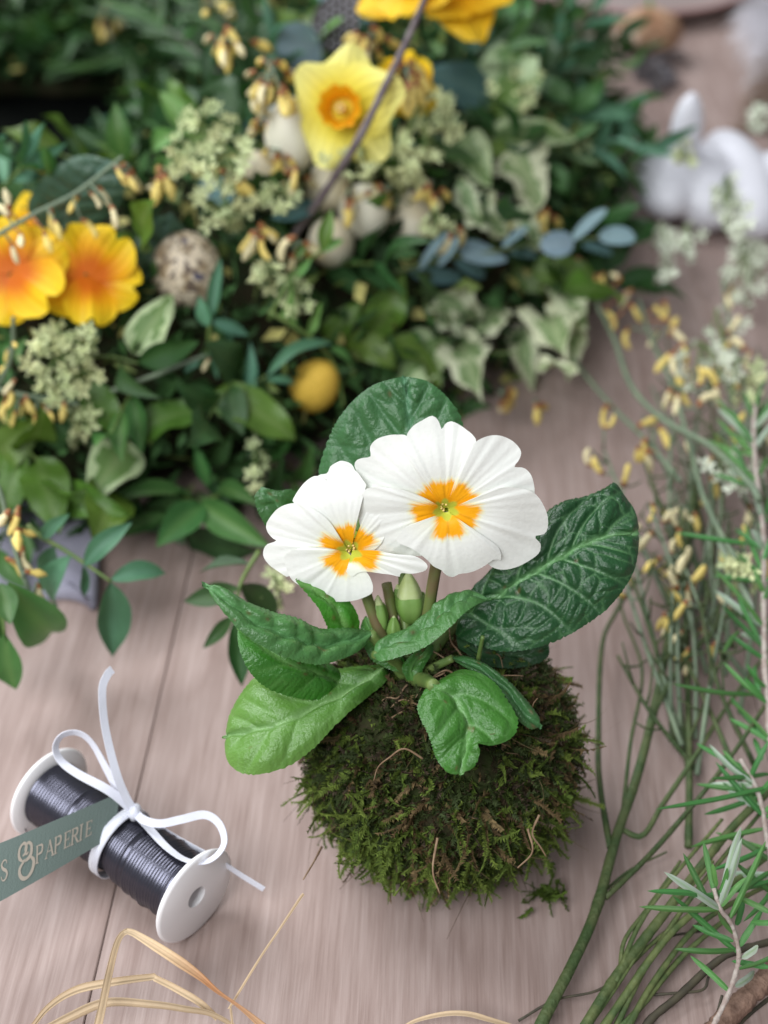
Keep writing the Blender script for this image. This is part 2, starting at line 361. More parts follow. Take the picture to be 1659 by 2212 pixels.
def quail():
    m, nt, nd, lk = newmat('quail_shell')
    out = N(nd, 'ShaderNodeOutputMaterial'); p = N(nd, 'ShaderNodeBsdfPrincipled'); p.inputs['Roughness'].default_value = .55
    tc = N(nd, 'ShaderNodeTexCoord')
    n1 = N(nd, 'ShaderNodeTexNoise'); n1.inputs['Scale'].default_value = 210; n1.inputs['Detail'].default_value = 5; lk.new(tc.outputs['Object'], n1.inputs['Vector'])
    r1 = N(nd, 'ShaderNodeMapRange'); r1.inputs[1].default_value = .46; r1.inputs[2].default_value = .60; lk.new(n1.outputs['Fac'], r1.inputs[0])
    a = N(nd, 'ShaderNodeMix', data_type='RGBA'); lk.new(r1.outputs[0], a.inputs[0]); a.inputs[6].default_value = (.66, .56, .42, 1); a.inputs[7].default_value = (.30, .22, .13, 1)
    n2 = N(nd, 'ShaderNodeTexNoise'); n2.inputs['Scale'].default_value = 420; n2.inputs['Detail'].default_value = 2; lk.new(tc.outputs['Object'], n2.inputs['Vector'])
    r2 = N(nd, 'ShaderNodeMapRange'); r2.inputs[1].default_value = .56; r2.inputs[2].default_value = .60; lk.new(n2.outputs['Fac'], r2.inputs[0])
    b = N(nd, 'ShaderNodeMix', data_type='RGBA'); lk.new(r2.outputs[0], b.inputs[0]); lk.new(a.outputs[2], b.inputs[6]); b.inputs[7].default_value = (.10, .07, .06, 1)
    n3 = N(nd, 'ShaderNodeTexNoise'); n3.inputs['Scale'].default_value = 95; n3.inputs['Detail'].default_value = 1; 
    mp = N(nd, 'ShaderNodeMapping'); mp.inputs['Location'].default_value = (.37, .26, .78); lk.new(tc.outputs['Object'], mp.inputs[0]); lk.new(mp.outputs[0], n3.inputs['Vector'])
    r3 = N(nd, 'ShaderNodeMapRange'); r3.inputs[1].default_value = .67; r3.inputs[2].default_value = .69; lk.new(n3.outputs['Fac'], r3.inputs[0])
    c = N(nd, 'ShaderNodeMix', data_type='RGBA'); lk.new(r3.outputs[0], c.inputs[0]); lk.new(b.outputs[2], c.inputs[6]); c.inputs[7].default_value = (.10, .09, .13, 1)
    lk.new(c.outputs[2], p.inputs['Base Color']); lk.new(p.outputs[0], out.inputs[0]); return m
M['quail'] = quail()
def table_mat():
    m, nt, nd, lk = newmat('oak_table')
    out = N(nd, 'ShaderNodeOutputMaterial'); p = N(nd, 'ShaderNodeBsdfPrincipled'); p.inputs['Roughness'].default_value = .55; p.inputs['Specular IOR Level'].default_value = .3
    tc = N(nd, 'ShaderNodeTexCoord'); oi = N(nd, 'ShaderNodeObjectInfo')
    def noise(sc, det, scale, dist=0):
        mp = N(nd, 'ShaderNodeMapping'); mp.inputs['Scale'].default_value = sc; lk.new(tc.outputs['Object'], mp.inputs[0])
        n = N(nd, 'ShaderNodeTexNoise', noise_dimensions='4D'); n.inputs['Scale'].default_value = scale; n.inputs['Detail'].default_value = det; n.inputs['Distortion'].default_value = dist
        w = N(nd, 'ShaderNodeMath', operation='MULTIPLY'); w.inputs[1].default_value = 37; lk.new(oi.outputs['Random'], w.inputs[0]); lk.new(w.outputs[0], n.inputs['W'])
        lk.new(mp.outputs[0], n.inputs['Vector']); return n
    g = noise((1, .05, 1), 8, 520, .4); g2 = noise((1, .09, 1), 4, 60, 1.2); sp = noise((1, .6, 1), 3, 26); fl = noise((1, .03, 1), 4, 1700); mo = noise((1, .22, 1), 5, 130, .6)
    a = N(nd, 'ShaderNodeMix', data_type='RGBA'); a.inputs[6].default_value = (.268, .193, .170, 1); a.inputs[7].default_value = (.390, .302, .276, 1)
    r = N(nd, 'ShaderNodeMapRange'); r.inputs[1].default_value = .3; r.inputs[2].default_value = .7; lk.new(g.outputs['Fac'], r.inputs[0]); lk.new(r.outputs[0], a.inputs[0])
    b = N(nd, 'ShaderNodeMix', data_type='RGBA', blend_type='MULTIPLY'); r2 = N(nd, 'ShaderNodeMapRange'); r2.inputs[1].default_value = .45; r2.inputs[2].default_value = .72; r2.inputs[4].default_value = .55; lk.new(g2.outputs['Fac'], r2.inputs[0]); lk.new(r2.outputs[0], b.inputs[0]); lk.new(a.outputs[2], b.inputs[6]); b.inputs[7].default_value = (.82, .77, .75, 1)
    c = N(nd, 'ShaderNodeMix', data_type='RGBA', blend_type='MULTIPLY'); r3 = N(nd, 'ShaderNodeMapRange'); r3.inputs[1].default_value = .5; r3.inputs[2].default_value = .68; r3.inputs[4].default_value = .5; lk.new(sp.outputs['Fac'], r3.inputs[0]); lk.new(r3.outputs[0], c.inputs[0]); lk.new(b.outputs[2], c.inputs[6]); c.inputs[7].default_value = (.80, .77, .76, 1)
    d = N(nd, 'ShaderNodeMix', data_type='RGBA', blend_type='MULTIPLY'); r4 = N(nd, 'ShaderNodeMapRange'); r4.inputs[1].default_value = .55; r4.inputs[2].default_value = .7; r4.inputs[4].default_value = .35; lk.new(fl.outputs['Fac'], r4.inputs[0]); lk.new(r4.outputs[0], d.inputs[0]); lk.new(c.outputs[2], d.inputs[6]); d.inputs[7].default_value = (.7, .66, .64, 1)
    e = N(nd, 'ShaderNodeMix', data_type='RGBA', blend_type='MULTIPLY'); r5 = N(nd, 'ShaderNodeMapRange'); r5.inputs[1].default_value = .48; r5.inputs[2].default_value = .66; r5.inputs[4].default_value = .55; lk.new(mo.outputs['Fac'], r5.inputs[0]); lk.new(r5.outputs[0], e.inputs[0]); lk.new(d.outputs[2], e.inputs[6]); e.inputs[7].default_value = (.80, .76, .74, 1)
    lk.new(e.outputs[2], p.inputs['Base Color'])
    bp = N(nd, 'ShaderNodeBump'); bp.inputs['Strength'].default_value = .25; bp.inputs['Distance'].default_value = .0006; lk.new(fl.outputs['Fac'], bp.inputs['Height']); lk.new(bp.outputs[0], p.inputs['Normal'])
    lk.new(p.outputs[0], out.inputs[0]); return m
M['table'] = table_mat()

# ------------------------------------------------------------------ table of planks
YAW = math.radians(-2.4)            # planks run away from the camera, a little to the right
PW = 0.205
cy, sy_ = math.cos(YAW), math.sin(YAW)
pdir = np.array([-sy_, cy, 0]); pside = np.array([cy, sy_, 0])
def box(name, hx, hy, hz, mat_, parent, M4, bev=0.0012):
    x, y, z = hx, hy, hz; b = bev
    V = []
    for (zz, i) in ((-z, 0), (z - b, 0), (z, b)):
        V += [(-x + i, -y + i, zz), (x - i, -y + i, zz), (x - i, y - i, zz), (-x + i, y - i, zz)]
    F = [(3, 2, 1, 0), (8, 9, 10, 11)]
    for k in (0, 4):
        for j in range(4):
            j2 = (j + 1) % 4; F.append((k + j, k + j2, k + 4 + j2, k + 4 + j))
    return obj(name, mesh_data(name, V, F, mat_, smooth=False), parent, M4)
RZ = Matrix.Rotation(YAW, 4, 'Z')
table = box('table_top', 1.0, 1.5, 0.011, M['joint'], None, Matrix.Translation((0.1, 0.9, -0.0175)) @ RZ)
tag(table, None, None, kind='structure')
j1 = PZ(300, 1700, 0)                # a joint that shows in front of the wreath
c0 = (j1 @ pside)
for k in range(-5, 7):
    a = c0 + (k + .5) * PW
    along = j1 @ pdir
    for (s, L) in (((0.55 + .37 * (k % 3)), 1.9),):
        ctr = pside * a + pdir * 0.8
        box('plank', PW / 2 - .00015, 1.0, 0.003, M['table'], table, Matrix.Translation((ctr[0], ctr[1], -0.003)) @ RZ, bev=.00035)

# ------------------------------------------------------------------ leaf building for the primrose
def voro(L, C, cell, seed):
    """distance to the nearest cell border, for points (L along, C across) in metres"""
    rg = np.random.RandomState(seed)
    l0, l1 = L.min() - cell, L.max() + cell; a0, a1 = C.min() - cell, C.max() + cell
    gl = np.arange(l0, l1, cell); gc = np.arange(a0, a1, cell)
    S = np.stack(np.meshgrid(gl, gc, indexing='ij'), -1).reshape(-1, 2) + (rg.rand(len(gl) * len(gc), 2) - .5) * cell * .85
    P = np.stack([L.ravel(), C.ravel()], 1); out = np.zeros(len(P))
    for i in range(0, len(P), 3000):
        q = P[i:i + 3000]; d = np.sqrt(((q[:, None] - S[None]) ** 2).sum(-1)); d.partition(1, axis=1)
        out[i:i + 3000] = d[:, 1] - d[:, 0]
    return out.reshape(L.shape)
def hero_leaf(name, ea, eb, parent, col, vcol, mid=None, bulge=0.0, nl=110, nc=35, cell=.0042, amp=.00075, lat=.010, seed=1, teeth=.00032, place=PY, mat_=None, vein=1.0, latamp=.0010, tipcol=None):
    A = spline([place(*p) for p in ea], nl); B = spline([place(*p) for p in eb], nl)
    Mi = spline([place(*p) for p in mid], nl) if mid else (A + B) / 2
    rg = np.random.RandomState(seed)
    acr = unit((B - A)[nl // 2]); alo = unit((Mi[-1] - Mi[0])); nrm = unit(np.cross(alo, acr))
    if nrm @ (EYE - Mi[nl // 2]) < 0: nrm = -nrm
    s = np.linspace(0, 1, nl)
    tt = np.abs(np.sin(np.arange(nl) * 1.05 + 1.4 * np.sin(np.arange(nl) * .23 + seed))) * teeth * (s * (1 - s) * 4) ** .5 + rg.randn(nl) * teeth * .25
    A = A - acr * tt[:, None]; B = B + acr * tt[::-1][:, None]
    V = np.zeros((nl, 2 * nc + 1, 3)); c = np.linspace(-1, 1, 2 * nc + 1)
    for j, cc in enumerate(c):
        E = A if cc < 0 else B; k = abs(cc)
        V[:, j] = Mi * (1 - k) + E * k + nrm[None] * (bulge * (1 - (2 * k - 1) ** 2) * np.sin(np.pi * s) ** .5)[:, None]
    dl = np.r_[0, np.cumsum(np.linalg.norm(np.diff(Mi, axis=0), axis=1))]
    w = np.linalg.norm(B - A, axis=1) / 2
    wa = np.linalg.norm(A - Mi, axis=1); wb = np.linalg.norm(B - Mi, axis=1)
    C = np.where(c[None] < 0, wa[:, None] * c[None], wb[:, None] * c[None]); L = np.repeat(dl[:, None], 2 * nc + 1, 1)
    # lateral veins sweep forward from the midrib
    side = np.where(c < 0, 0.0, .45)[None]
    f = (L - .75 * np.abs(C) + .0020 * np.sin(C * 170 + seed) + .0016 * np.sin(L * 190 + 2 * seed)) / lat + side
    dlat = np.abs(f - np.round(f)) * lat / 1.25
    dmid = np.abs(C)
    Lw = L + .0024 * np.sin(C * 230 + seed) + .0016 * np.sin(L * 310 + C * 120); Cw = C + .0024 * np.sin(L * 210 + 2 * seed) + .0012 * np.sin(C * 420)
    dv = voro(Lw, Cw * 1.2 + .3 * Lw * np.sign(C), cell * 1.5, seed); dv2 = voro(Lw * 1.1, Cw, cell * .75, seed + 50)
    edgef = np.clip((1 - np.abs(c))[None] * w[:, None] / .003, 0, 1)
    cellh = .8 * (1 - np.exp(-(dv / (cell * .5)) ** 1.3)) + .3 * (1 - np.exp(-(dv2 / (cell * .3)) ** 1.3))
    h = amp * cellh * edgef * np.clip(dlat / .0015, .25, 1) + latamp * (1 - np.exp(-(dlat / .0022) ** 1.2)) * edgef - .0008 * np.exp(-(dmid / .0012) ** 2)
    h = h * np.clip(s * 8, 0, 1)[:, None]
    du = np.gradient(V, axis=0); dvv = np.gradient(V, axis=1); nn = np.cross(du, dvv); nn /= np.linalg.norm(nn, axis=2)[..., None] + 1e-12
    sg = np.sign((nn * (EYE - V)).sum(2).mean()); V = V + nn * sg * h[..., None]
    ve = np.maximum(np.exp(-(dmid / .0010) ** 2), .55 * np.exp(-(dlat / .00038) ** 2) * np.clip(1.2 - np.abs(c)[None], 0, 1))
    ve = np.maximum(ve, .28 * np.exp(-(dv / (cell * .09)) ** 2)) * vein
    blot = sum(np.sin(L * rg.uniform(80, 300) + C * rg.uniform(-300, 300) + rg.rand() * 6) for _ in range(5)) / 5
    base = (np.asarray(col) * np.array([1.08, 1.0, .74]))[None, None] * (1 + .16 * blot)[..., None]
    if tipcol is not None:
        k = np.clip((s[:, None] * 1.0 + .3 * np.abs(c)[None] ** 2 + .12 * blot - .15), 0, 1)[..., None]; base = base * (1 - k) + np.asarray(tipcol)[None, None] * k
    colr = base * (1 - ve[..., None]) + np.asarray(vcol)[None, None] * ve[..., None]
    for _ in range(5):
        l0, c0_ = rg.uniform(.25, .95) * dl[-1], rg.uniform(-.7, .7) * w.mean(); rs = rg.uniform(.0002, .0006)
        sp_ = np.exp(-(((L - l0) / (rs * 1.6)) ** 2 + ((C - c0_) / rs) ** 2))[..., None] * .7; colr = colr * (1 - sp_) + np.array([.13, .075, .035]) * sp_
    return grid_obj(name, V, mat_ or M['hero'], parent, col=np.clip(colr, 0, 1))

# ------------------------------------------------------------------ primrose in a moss ball
BC = np.array([.0172, .2895, .0370]); BR = np.array([.0366, .0360, .0336])
plant = root('primrose_plant', (BC[0], BC[1], 0), 'white primrose with two open flowers growing from a ball of green moss', 'primrose')
rg = np.random.RandomState(5)
th = np.linspace(0, np.pi, 26); ph = np.linspace(0, 2 * np.pi, 40, endpoint=False)
D = np.stack([np.sin(th)[:, None] * np.cos(ph), np.sin(th)[:, None] * np.sin(ph), np.repeat(np.cos(th)[:, None], 40, 1)], 2)
lump = 1 + .05 * np.sin(D[..., 0] * 5 + 1) * np.sin(D[..., 1] * 6) + .04 * np.sin(D[..., 2] * 9 + D[..., 0] * 7)
V = BC + D * BR * lump[..., None]; V[..., 2] = np.maximum(V[..., 2], .0015)
grid_obj('moss_ball', V, M['soil'], plant, wrapm=True)

def fronds(name, base, dirs, lens, cols, parent, mat_, leafl=.0017, seg=7, lpn=2, seed=3, droop=.5, wid=.00045):
    """feathery moss shoots: a bent stem with short pointed leaflets all along it"""
    rg = np.random.RandomState(seed); VV = []; FF = []; CC = []
    off = 0
    for b, d, L, c in zip(base, dirs, lens, cols):
        d = unit(d); p = np.array(b, float); side = unit(np.cross(d, rg.randn(3))); bend = rg.randn(3) * .17
        pts = [p.copy()]; tans = [d.copy()]
        for i in range(seg):
            d = unit(d + bend + np.array([0, 0, -droop * .12])); p = p + d * L / seg; p[2] = max(p[2], .0008)
            pts.append(p.copy()); tans.append(d.copy())
        nrm = unit(np.cross(tans[0], side)); 
        for i in range(seg):
            w = wid * (1 - i / seg * .7)
            a, q = pts[i], pts[i + 1]; s2 = side * w; n2 = nrm * w
            VV += [a - s2, a + s2, q + s2 * .8, q - s2 * .8]; FF.append((off, off + 1, off + 2, off + 3)); CC += [c * .6] * 4; off += 4
            for k in range(lpn):
                for sgn in (-1, 1):
                    t = tans[i]; f = (k + .5) / lpn; o = a + (q - a) * f
                    ll = leafl * (1 - .55 * (i / seg)) * rg.uniform(.7, 1.25)
                    out = unit(t * .75 + side * sgn * 1.0 + nrm * rg.uniform(-.7, .7)); u = unit(np.cross(out, nrm)) * ll * .26
                    VV += [o - u, o + u, o + out * ll]; FF.append((off, off + 1, off + 2)); k2 = rg.uniform(.7, 1.3); CC += [c * k2, c * k2, c * k2 * 1.25]; off += 3
    me = mesh_data(name, VV, FF, mat_, col=np.clip(np.array(CC), 0, 1), smooth=False)
    o = obj(name, me, parent); o["kind"] = "stuff"; return o
n = 3300
q = rg.randn(n, 3); q /= np.linalg.norm(q, axis=1)[:, None]
q = q[(q[:, 2] > -.96)]
base = BC + q * BR * (1.0 + .02 * rg.randn(len(q), 1)); base[:, 2] = np.maximum(base[:, 2], .002)
dirs = q * rg.uniform(.15, .60, (len(q), 1)) + np.array([0, 0, -.75]) * rg.uniform(.2, 1.2, (len(q), 1)) + rg.randn(len(q), 3) * .40
lens = rg.uniform(.006, .0150, len(q))
patch = np.sin(q[:, 0] * 5.2 + 2.0) + np.sin(q[:, 1] * 4.4 - q[:, 2] * 5 + .5) + .5 * rg.randn(len(q)) + 1.2 * np.clip(q[:, 0] - .05, 0, 1) - .35
brownp = 1 / (1 + np.exp(-2.2 * (patch + 1.6 * np.clip(q[:, 2] - .25, -.4, 1) - .30)))
isb = rg.rand(len(q)) < brownp * .50
g1 = np.array([.060, .095, .014]); g2 = np.array([.130, .175, .032]); b1 = np.array([.085, .053, .024]); b2 = np.array([.17, .12, .055])
k = rg.rand(len(q), 1); cols = np.where(isb[:, None], b1 * (1 - k) + b2 * k, g1 * (1 - k) + g2 * k)
lens = np.where(q[:, 2] > .55, lens * .75, lens)
fronds('moss', base, dirs, lens, cols, plant, M['moss'], seed=4, leafl=.0021, seg=9, wid=.0007, droop=.9)
# short thick cushion underneath the long shoots
n = 7500; q2 = rg.randn(n, 3); q2 /= np.linalg.norm(q2, axis=1)[:, None]; q2 = q2[q2[:, 2] > -.9]
base = BC + q2 * BR * .99; base[:, 2] = np.maximum(base[:, 2], .0015); k = rg.rand(len(q2), 1)
pb = (rg.rand(len(q2)) < .28)[:, None]
fronds('moss_cushion', base, q2 + .5 * rg.randn(len(q2), 3), rg.uniform(.0035, .0075, len(q2)), np.where(pb, b1 * .7 + k * .03, g1 * .6 + k * .02), plant, M['moss'], seg=4, seed=9)
# brown rootlets on the top and a few hanging out
for i in range(46):
    a = rg.uniform(0, 2 * np.pi); r = rg.uniform(.0, .026)
    p = BC + np.array([.003 + r * math.cos(a), -.006 + r * math.sin(a), .036 - r * r * 14])
    pts = [p]
    d = unit([rg.randn(), rg.randn() - .4, .25 + .3 * rg.randn()])
    for s in range(4):
        d = unit(d + rg.randn(3) * .7 + [0, -.05, -.22]); p = p + d * rg.uniform(.0025, .006); pts.append(p)
    tube('root', pts, [.00032, .00012], M['root'], plant, sides=5, seed=i)
for (pl) in (((695, 1830, .262), (678, 1862, .254), (655, 1900, .247)), ((1140, 1790, .247), (1150, 1840, .243), (1118, 1875, .24)), ((945, 1810, .247), (935, 1880, .24), (950, 1930, .237)), ((1165, 1760, .252), (1150, 1800, .249), (1168, 1830, .246), (1180, 1850, .245))):
    tube('root', [PY(*p) for p in pl], [.00034, .0002], M['root'], plant, sides=5, wob=.1)

# leaves --------------------------------------------------------------------------------
DK = (.016, .066, .026); MG = (.032, .115, .036); VG = (.030, .145, .020); YG = (.125, .265, .065); VE = (.12, .26, .10)
L = {}
L['back'] = hero_leaf('leaf', [(858, 1180, .312), (760, 1110, .318), (695, 1040, .324), (698, 985, .328), (735, 900, .332), (800, 836, .335), (872, 812, .337)],
    [(880, 1180, .312), (965, 1100, .318), (1004, 1000, .325), (998, 915, .330), (972, 866, .333), (925, 825, .336), (872, 812, .337)], plant, (.040, .130, .060), (.085, .21, .11),
    mid=[(870, 1180, .309), (884, 1000, .322), (884, 900, .330), (872, 812, .337)], seed=2, cell=.0046, amp=.0009)
L['right'] = hero_leaf('leaf', [(985, 1310, .303), (1090, 1200, .309), (1195, 1096, .315), (1262, 1074, .317), (1306, 1056, .318), (1328, 1044, .318), (1350, 1072, .315), (1372, 1105, .311), (1383, 1150, .306)],
    [(1000, 1345, .296), (985, 1371, .290), (1040, 1396, .285), (1100, 1406, .283), (1182, 1391, .283), (1262, 1350, .285), (1325, 1300, .289), (1370, 1230, .296), (1383, 1150, .306)], plant, (.013, .062, .026), (.16, .33, .14),
    mid=[(985, 1335, .298), (1062, 1296, .2985), (1150, 1240, .2995), (1227, 1196, .301), (1287, 1166, .303), (1383, 1150, .306)], seed=3, cell=.0038, amp=.0011, lat=.0098, bulge=.0022, nl=160, nc=60, latamp=.0009)
L['left_upper'] = hero_leaf('leaf', [(803, 1363, .289), (750, 1357, .287), (690, 1358, .284), (640, 1335, .281), (590, 1323, .280), (530, 1298, .280), (480, 1268, .281), (437, 1259, .282)],
    [(803, 1372, .287), (780, 1402, .281), (740, 1422, .276), (690, 1434, .272), (640, 1426, .270), (580, 1402, .270), (530, 1371, .272), (490, 1330, .275), (455, 1285, .279), (437, 1259, .282)], plant, (.052, .160, .058), (.10, .25, .09),
    bulge=.0012, seed=4, cell=.0050, amp=.0005, lat=.008, latamp=.0009)
L['left_mid'] = hero_leaf('leaf', [(775, 1482, .290), (700, 1425, .289), (620, 1382, .287), (550, 1352, .286), (512, 1353, .285)],
    [(770, 1490, .286), (740, 1502, .281), (700, 1511, .277), (640, 1506, .275), (580, 1486, .274), (540, 1450, .275), (517, 1400, .279), (512, 1353, .285)], plant, VG, (.10, .24, .06),
    mid=[(772, 1486, .286), (700, 1458, .281), (620, 1430, .278), (512, 1353, .285)], seed=5, amp=.00025, latamp=.0005, bulge=.001)
L['left_low'] = hero_leaf('leaf', [(825, 1436, .292), (770, 1440, .292), (690, 1450, .290), (600, 1455, .288), (553, 1464, .286), (520, 1500, .282), (496, 1545, .277), (485, 1592, .271)],
    [(838, 1440, .289), (836, 1468, .284), (800, 1500, .279), (750, 1541, .272), (715, 1575, .268), (680, 1612, .264), (630, 1650, .261), (575, 1669, .259), (530, 1671, .260), (500, 1655, .263), (487, 1630, .266), (485, 1592, .271)], plant, (.055, .17, .035), (.20, .36, .13),
    mid=[(832, 1440, .286), (760, 1490, .280), (680, 1530, .274), (600, 1565, .269), (485, 1592, .271)], seed=6, amp=.00035, latamp=.0007, tipcol=(.135, .275, .055), bulge=.002, cell=.006)
L['centre'] = hero_leaf('leaf', [(806, 1412, .282), (820, 1383, .285), (880, 1358, .289), (920, 1328, .292), (960, 1294, .294), (1010, 1277, .295), (1060, 1291, .292)],
    [(806, 1416, .281), (822, 1428, .277), (870, 1416, .276), (920, 1396, .277), (970, 1356, .280), (1010, 1318, .285), (1060, 1291, .292)], plant, (.058, .175, .062), (.11, .26, .10),
    seed=7, amp=.0006, cell=.0036, lat=.007, bulge=.0012)
L['front'] = hero_leaf('leaf', [(922, 1482, .272), (903, 1530, .264), (928, 1590, .257), (945, 1640, .253), (968, 1668, .250), (996, 1675, .249)],
    [(945, 1470, .274), (1000, 1446, .276), (1062, 1470, .272), (1108, 1535, .265), (1118, 1567, .261), (1100, 1597, .2575), (1060, 1611, .2555), (1031, 1606, .2535), (1036, 1625, .252), (1024, 1655, .250), (996, 1675, .249)], plant, (.038, .150, .026), (.13, .29, .09),
    mid=[(935, 1478, .270), (985, 1515, .267), (1010, 1570, .261), (1002, 1630, .2535), (996, 1675, .249)], seed=8, amp=.00045, latamp=.0008, bulge=.0008)
L['narrow'] = hero_leaf('leaf', [(973, 1417, .287), (1010, 1419, .284), (1050, 1436, .280), (1095, 1468, .276), (1135, 1510, .272), (1165, 1550, .268), (1172, 1573, .266)],
    [(983, 1428, .282), (1020, 1450, .278), (1050, 1472, .275), (1085, 1508, .271), (1115, 1550, .267), (1145, 1573, .265), (1172, 1573, .266)], plant, (.030, .105, .036), (.06, .17, .06),
    seed=9, amp=.0003, bulge=.0012, latamp=.0005)
L['under'] = hero_leaf('leaf', [(985, 1375, .293), (1090, 1390, .295), (1187, 1383, .297)], [(990, 1400, .290), (1050, 1436, .288), (1120, 1441, .290), (1180, 1421, .293), (1187, 1383, .297)], plant, (.012, .050, .020), (.04, .1, .04), seed=10, amp=.0003)
L['behind'] = hero_leaf('leaf', [(625, 1170, .316), (588, 1152, .315), (560, 1108, .316), (551, 1072, .318), (565, 1053, .319)], [(650, 1160, .318), (652, 1100, .319), (632, 1060, .320), (600, 1060, .319), (565, 1053, .319)], plant, (.040, .125, .050), (.08, .2, .08), seed=11, amp=.0004, nl=60, nc=20)
L['inner'] = hero_leaf('leaf', [(750, 1410, .289), (716, 1372, .288), (690, 1315, .290), (655, 1272, .293), (640, 1250, .295)], [(768, 1405, .292), (775, 1340, .294), (745, 1290, .296), (690, 1258, .297), (640, 1250, .295)], plant, (.040, .20, .022), (.14, .32, .08), seed=12, amp=.0003, nl=60, nc=20)
L['inner2'] = hero_leaf('leaf', [(850, 1450, .285), (800, 1420, .288), (780, 1360, .294), (790, 1330, .297)], [(880, 1450, .285), (860, 1400, .290), (830, 1360, .295), (790, 1330, .297)], plant, (.03, .13, .02), (.1, .25, .06), seed=13, amp=.0003, nl=60, nc=20)
L['inner3'] = hero_leaf('leaf', [(880, 1470, .280), (870, 1440, .283), (900, 1405, .288), (930, 1380, .291)], [(905, 1472, .281), (915, 1440, .284), (935, 1405, .289), (930, 1380, .291)], plant, (.03, .12, .025), (.1, .25, .06), seed=14, amp=.0003, nl=50, nc=16)
for pl, r in ((((870, 1180, .311), (872, 1300, .302), (882, 1450, .288)), .0016), (((990, 1335, .299), (945, 1390, .293), (900, 1455, .287)), .0022), (((800, 1368, .288), (835, 1410, .288), (872, 1460, .287)), .0018),
              (((775, 1487, .287), (820, 1478, .288), (865, 1470, .288)), .0018), (((808, 1414, .281), (850, 1425, .285), (880, 1460, .287)), .0014), (((938, 1482, .270), (918, 1470, .278), (890, 1468, .286)), .0023),
              (((978, 1422, .285), (940, 1440, .286), (895, 1462, .287)), .0014), (((905, 1395, .291), (908, 1430, .288), (898, 1465, .286)), .0024), (((1043, 1375, .283), (1036, 1410, .284), (1030, 1440, .285)), .0007)):
    tube('leaf_stalk', [PY(*p) for p in pl], [r * .8, r], M['stem_green'], plant, sides=9)
for pl, r in ((((962, 1115, .300), (938, 1245, .2965), (918, 1360, .292), (892, 1455, .287)), .00165), (((772, 1215, .302), (796, 1300, .2975), (832, 1390, .292), (872, 1455, .287)), .0016), (((835, 1260, .303), (850, 1340, .298), (872, 1455, .288)), .0015), (((886, 1330, .302), (884, 1400, .295), (880, 1455, .288)), .0015)):
    tube('flower_stalk', [PY(*p) for p in pl], r, M['stem_brown'], plant, sides=10)

# buds ------------------------------------------------------------------------------------
def bud(p0, p1, r, parent, tip=.35):
    p0, p1 = np.array(p0), np.array(p1); Ln = np.linalg.norm(p1 - p0)
    def shape(t0, t1, rr, name, m, ridg):
        t = np.linspace(t0, t1, 14); a = np.linspace(0, 2 * np.pi, 25, endpoint=False)
        rad = rr * np.sin(np.pi * np.clip(t * .93 + .05, 0, 1) ** .8) ** .8
        R = rad[:, None] * (1 + ridg * np.cos(5 * a)[None])
        V = np.stack([R * np.cos(a), R * np.sin(a), np.repeat(t[:, None] * Ln, 25, 1)], 2)
        Mx = basis(np.cross(p1 - p0, [0, .5, .8]), p1 - p0, p0)
        Mx = np.array(Mx); V = V @ Mx[:3, :3].T + Mx[:3, 3]
        return grid_obj(name, V, m, parent, wrapm=True)
    c = shape(0, 1 - tip * .6, r, 'calyx', M['bud_g'], .10)
    shape(.1, 1, r * .86, 'bud', M['bud_w'], .05)
bud(PY(820, 1372, .2945), PY(816, 1286, .299), .0027, plant, .35)
bud(PY(888, 1345, .2985), PY(882, 1236, .304), .0044, plant, .75)
bud(PY(849, 1385, .2935), PY(851, 1330, .2965), .0021, plant, .1)
bud(PY(872, 1330, .3005), PY(858, 1262, .304), .0024, plant, .2)

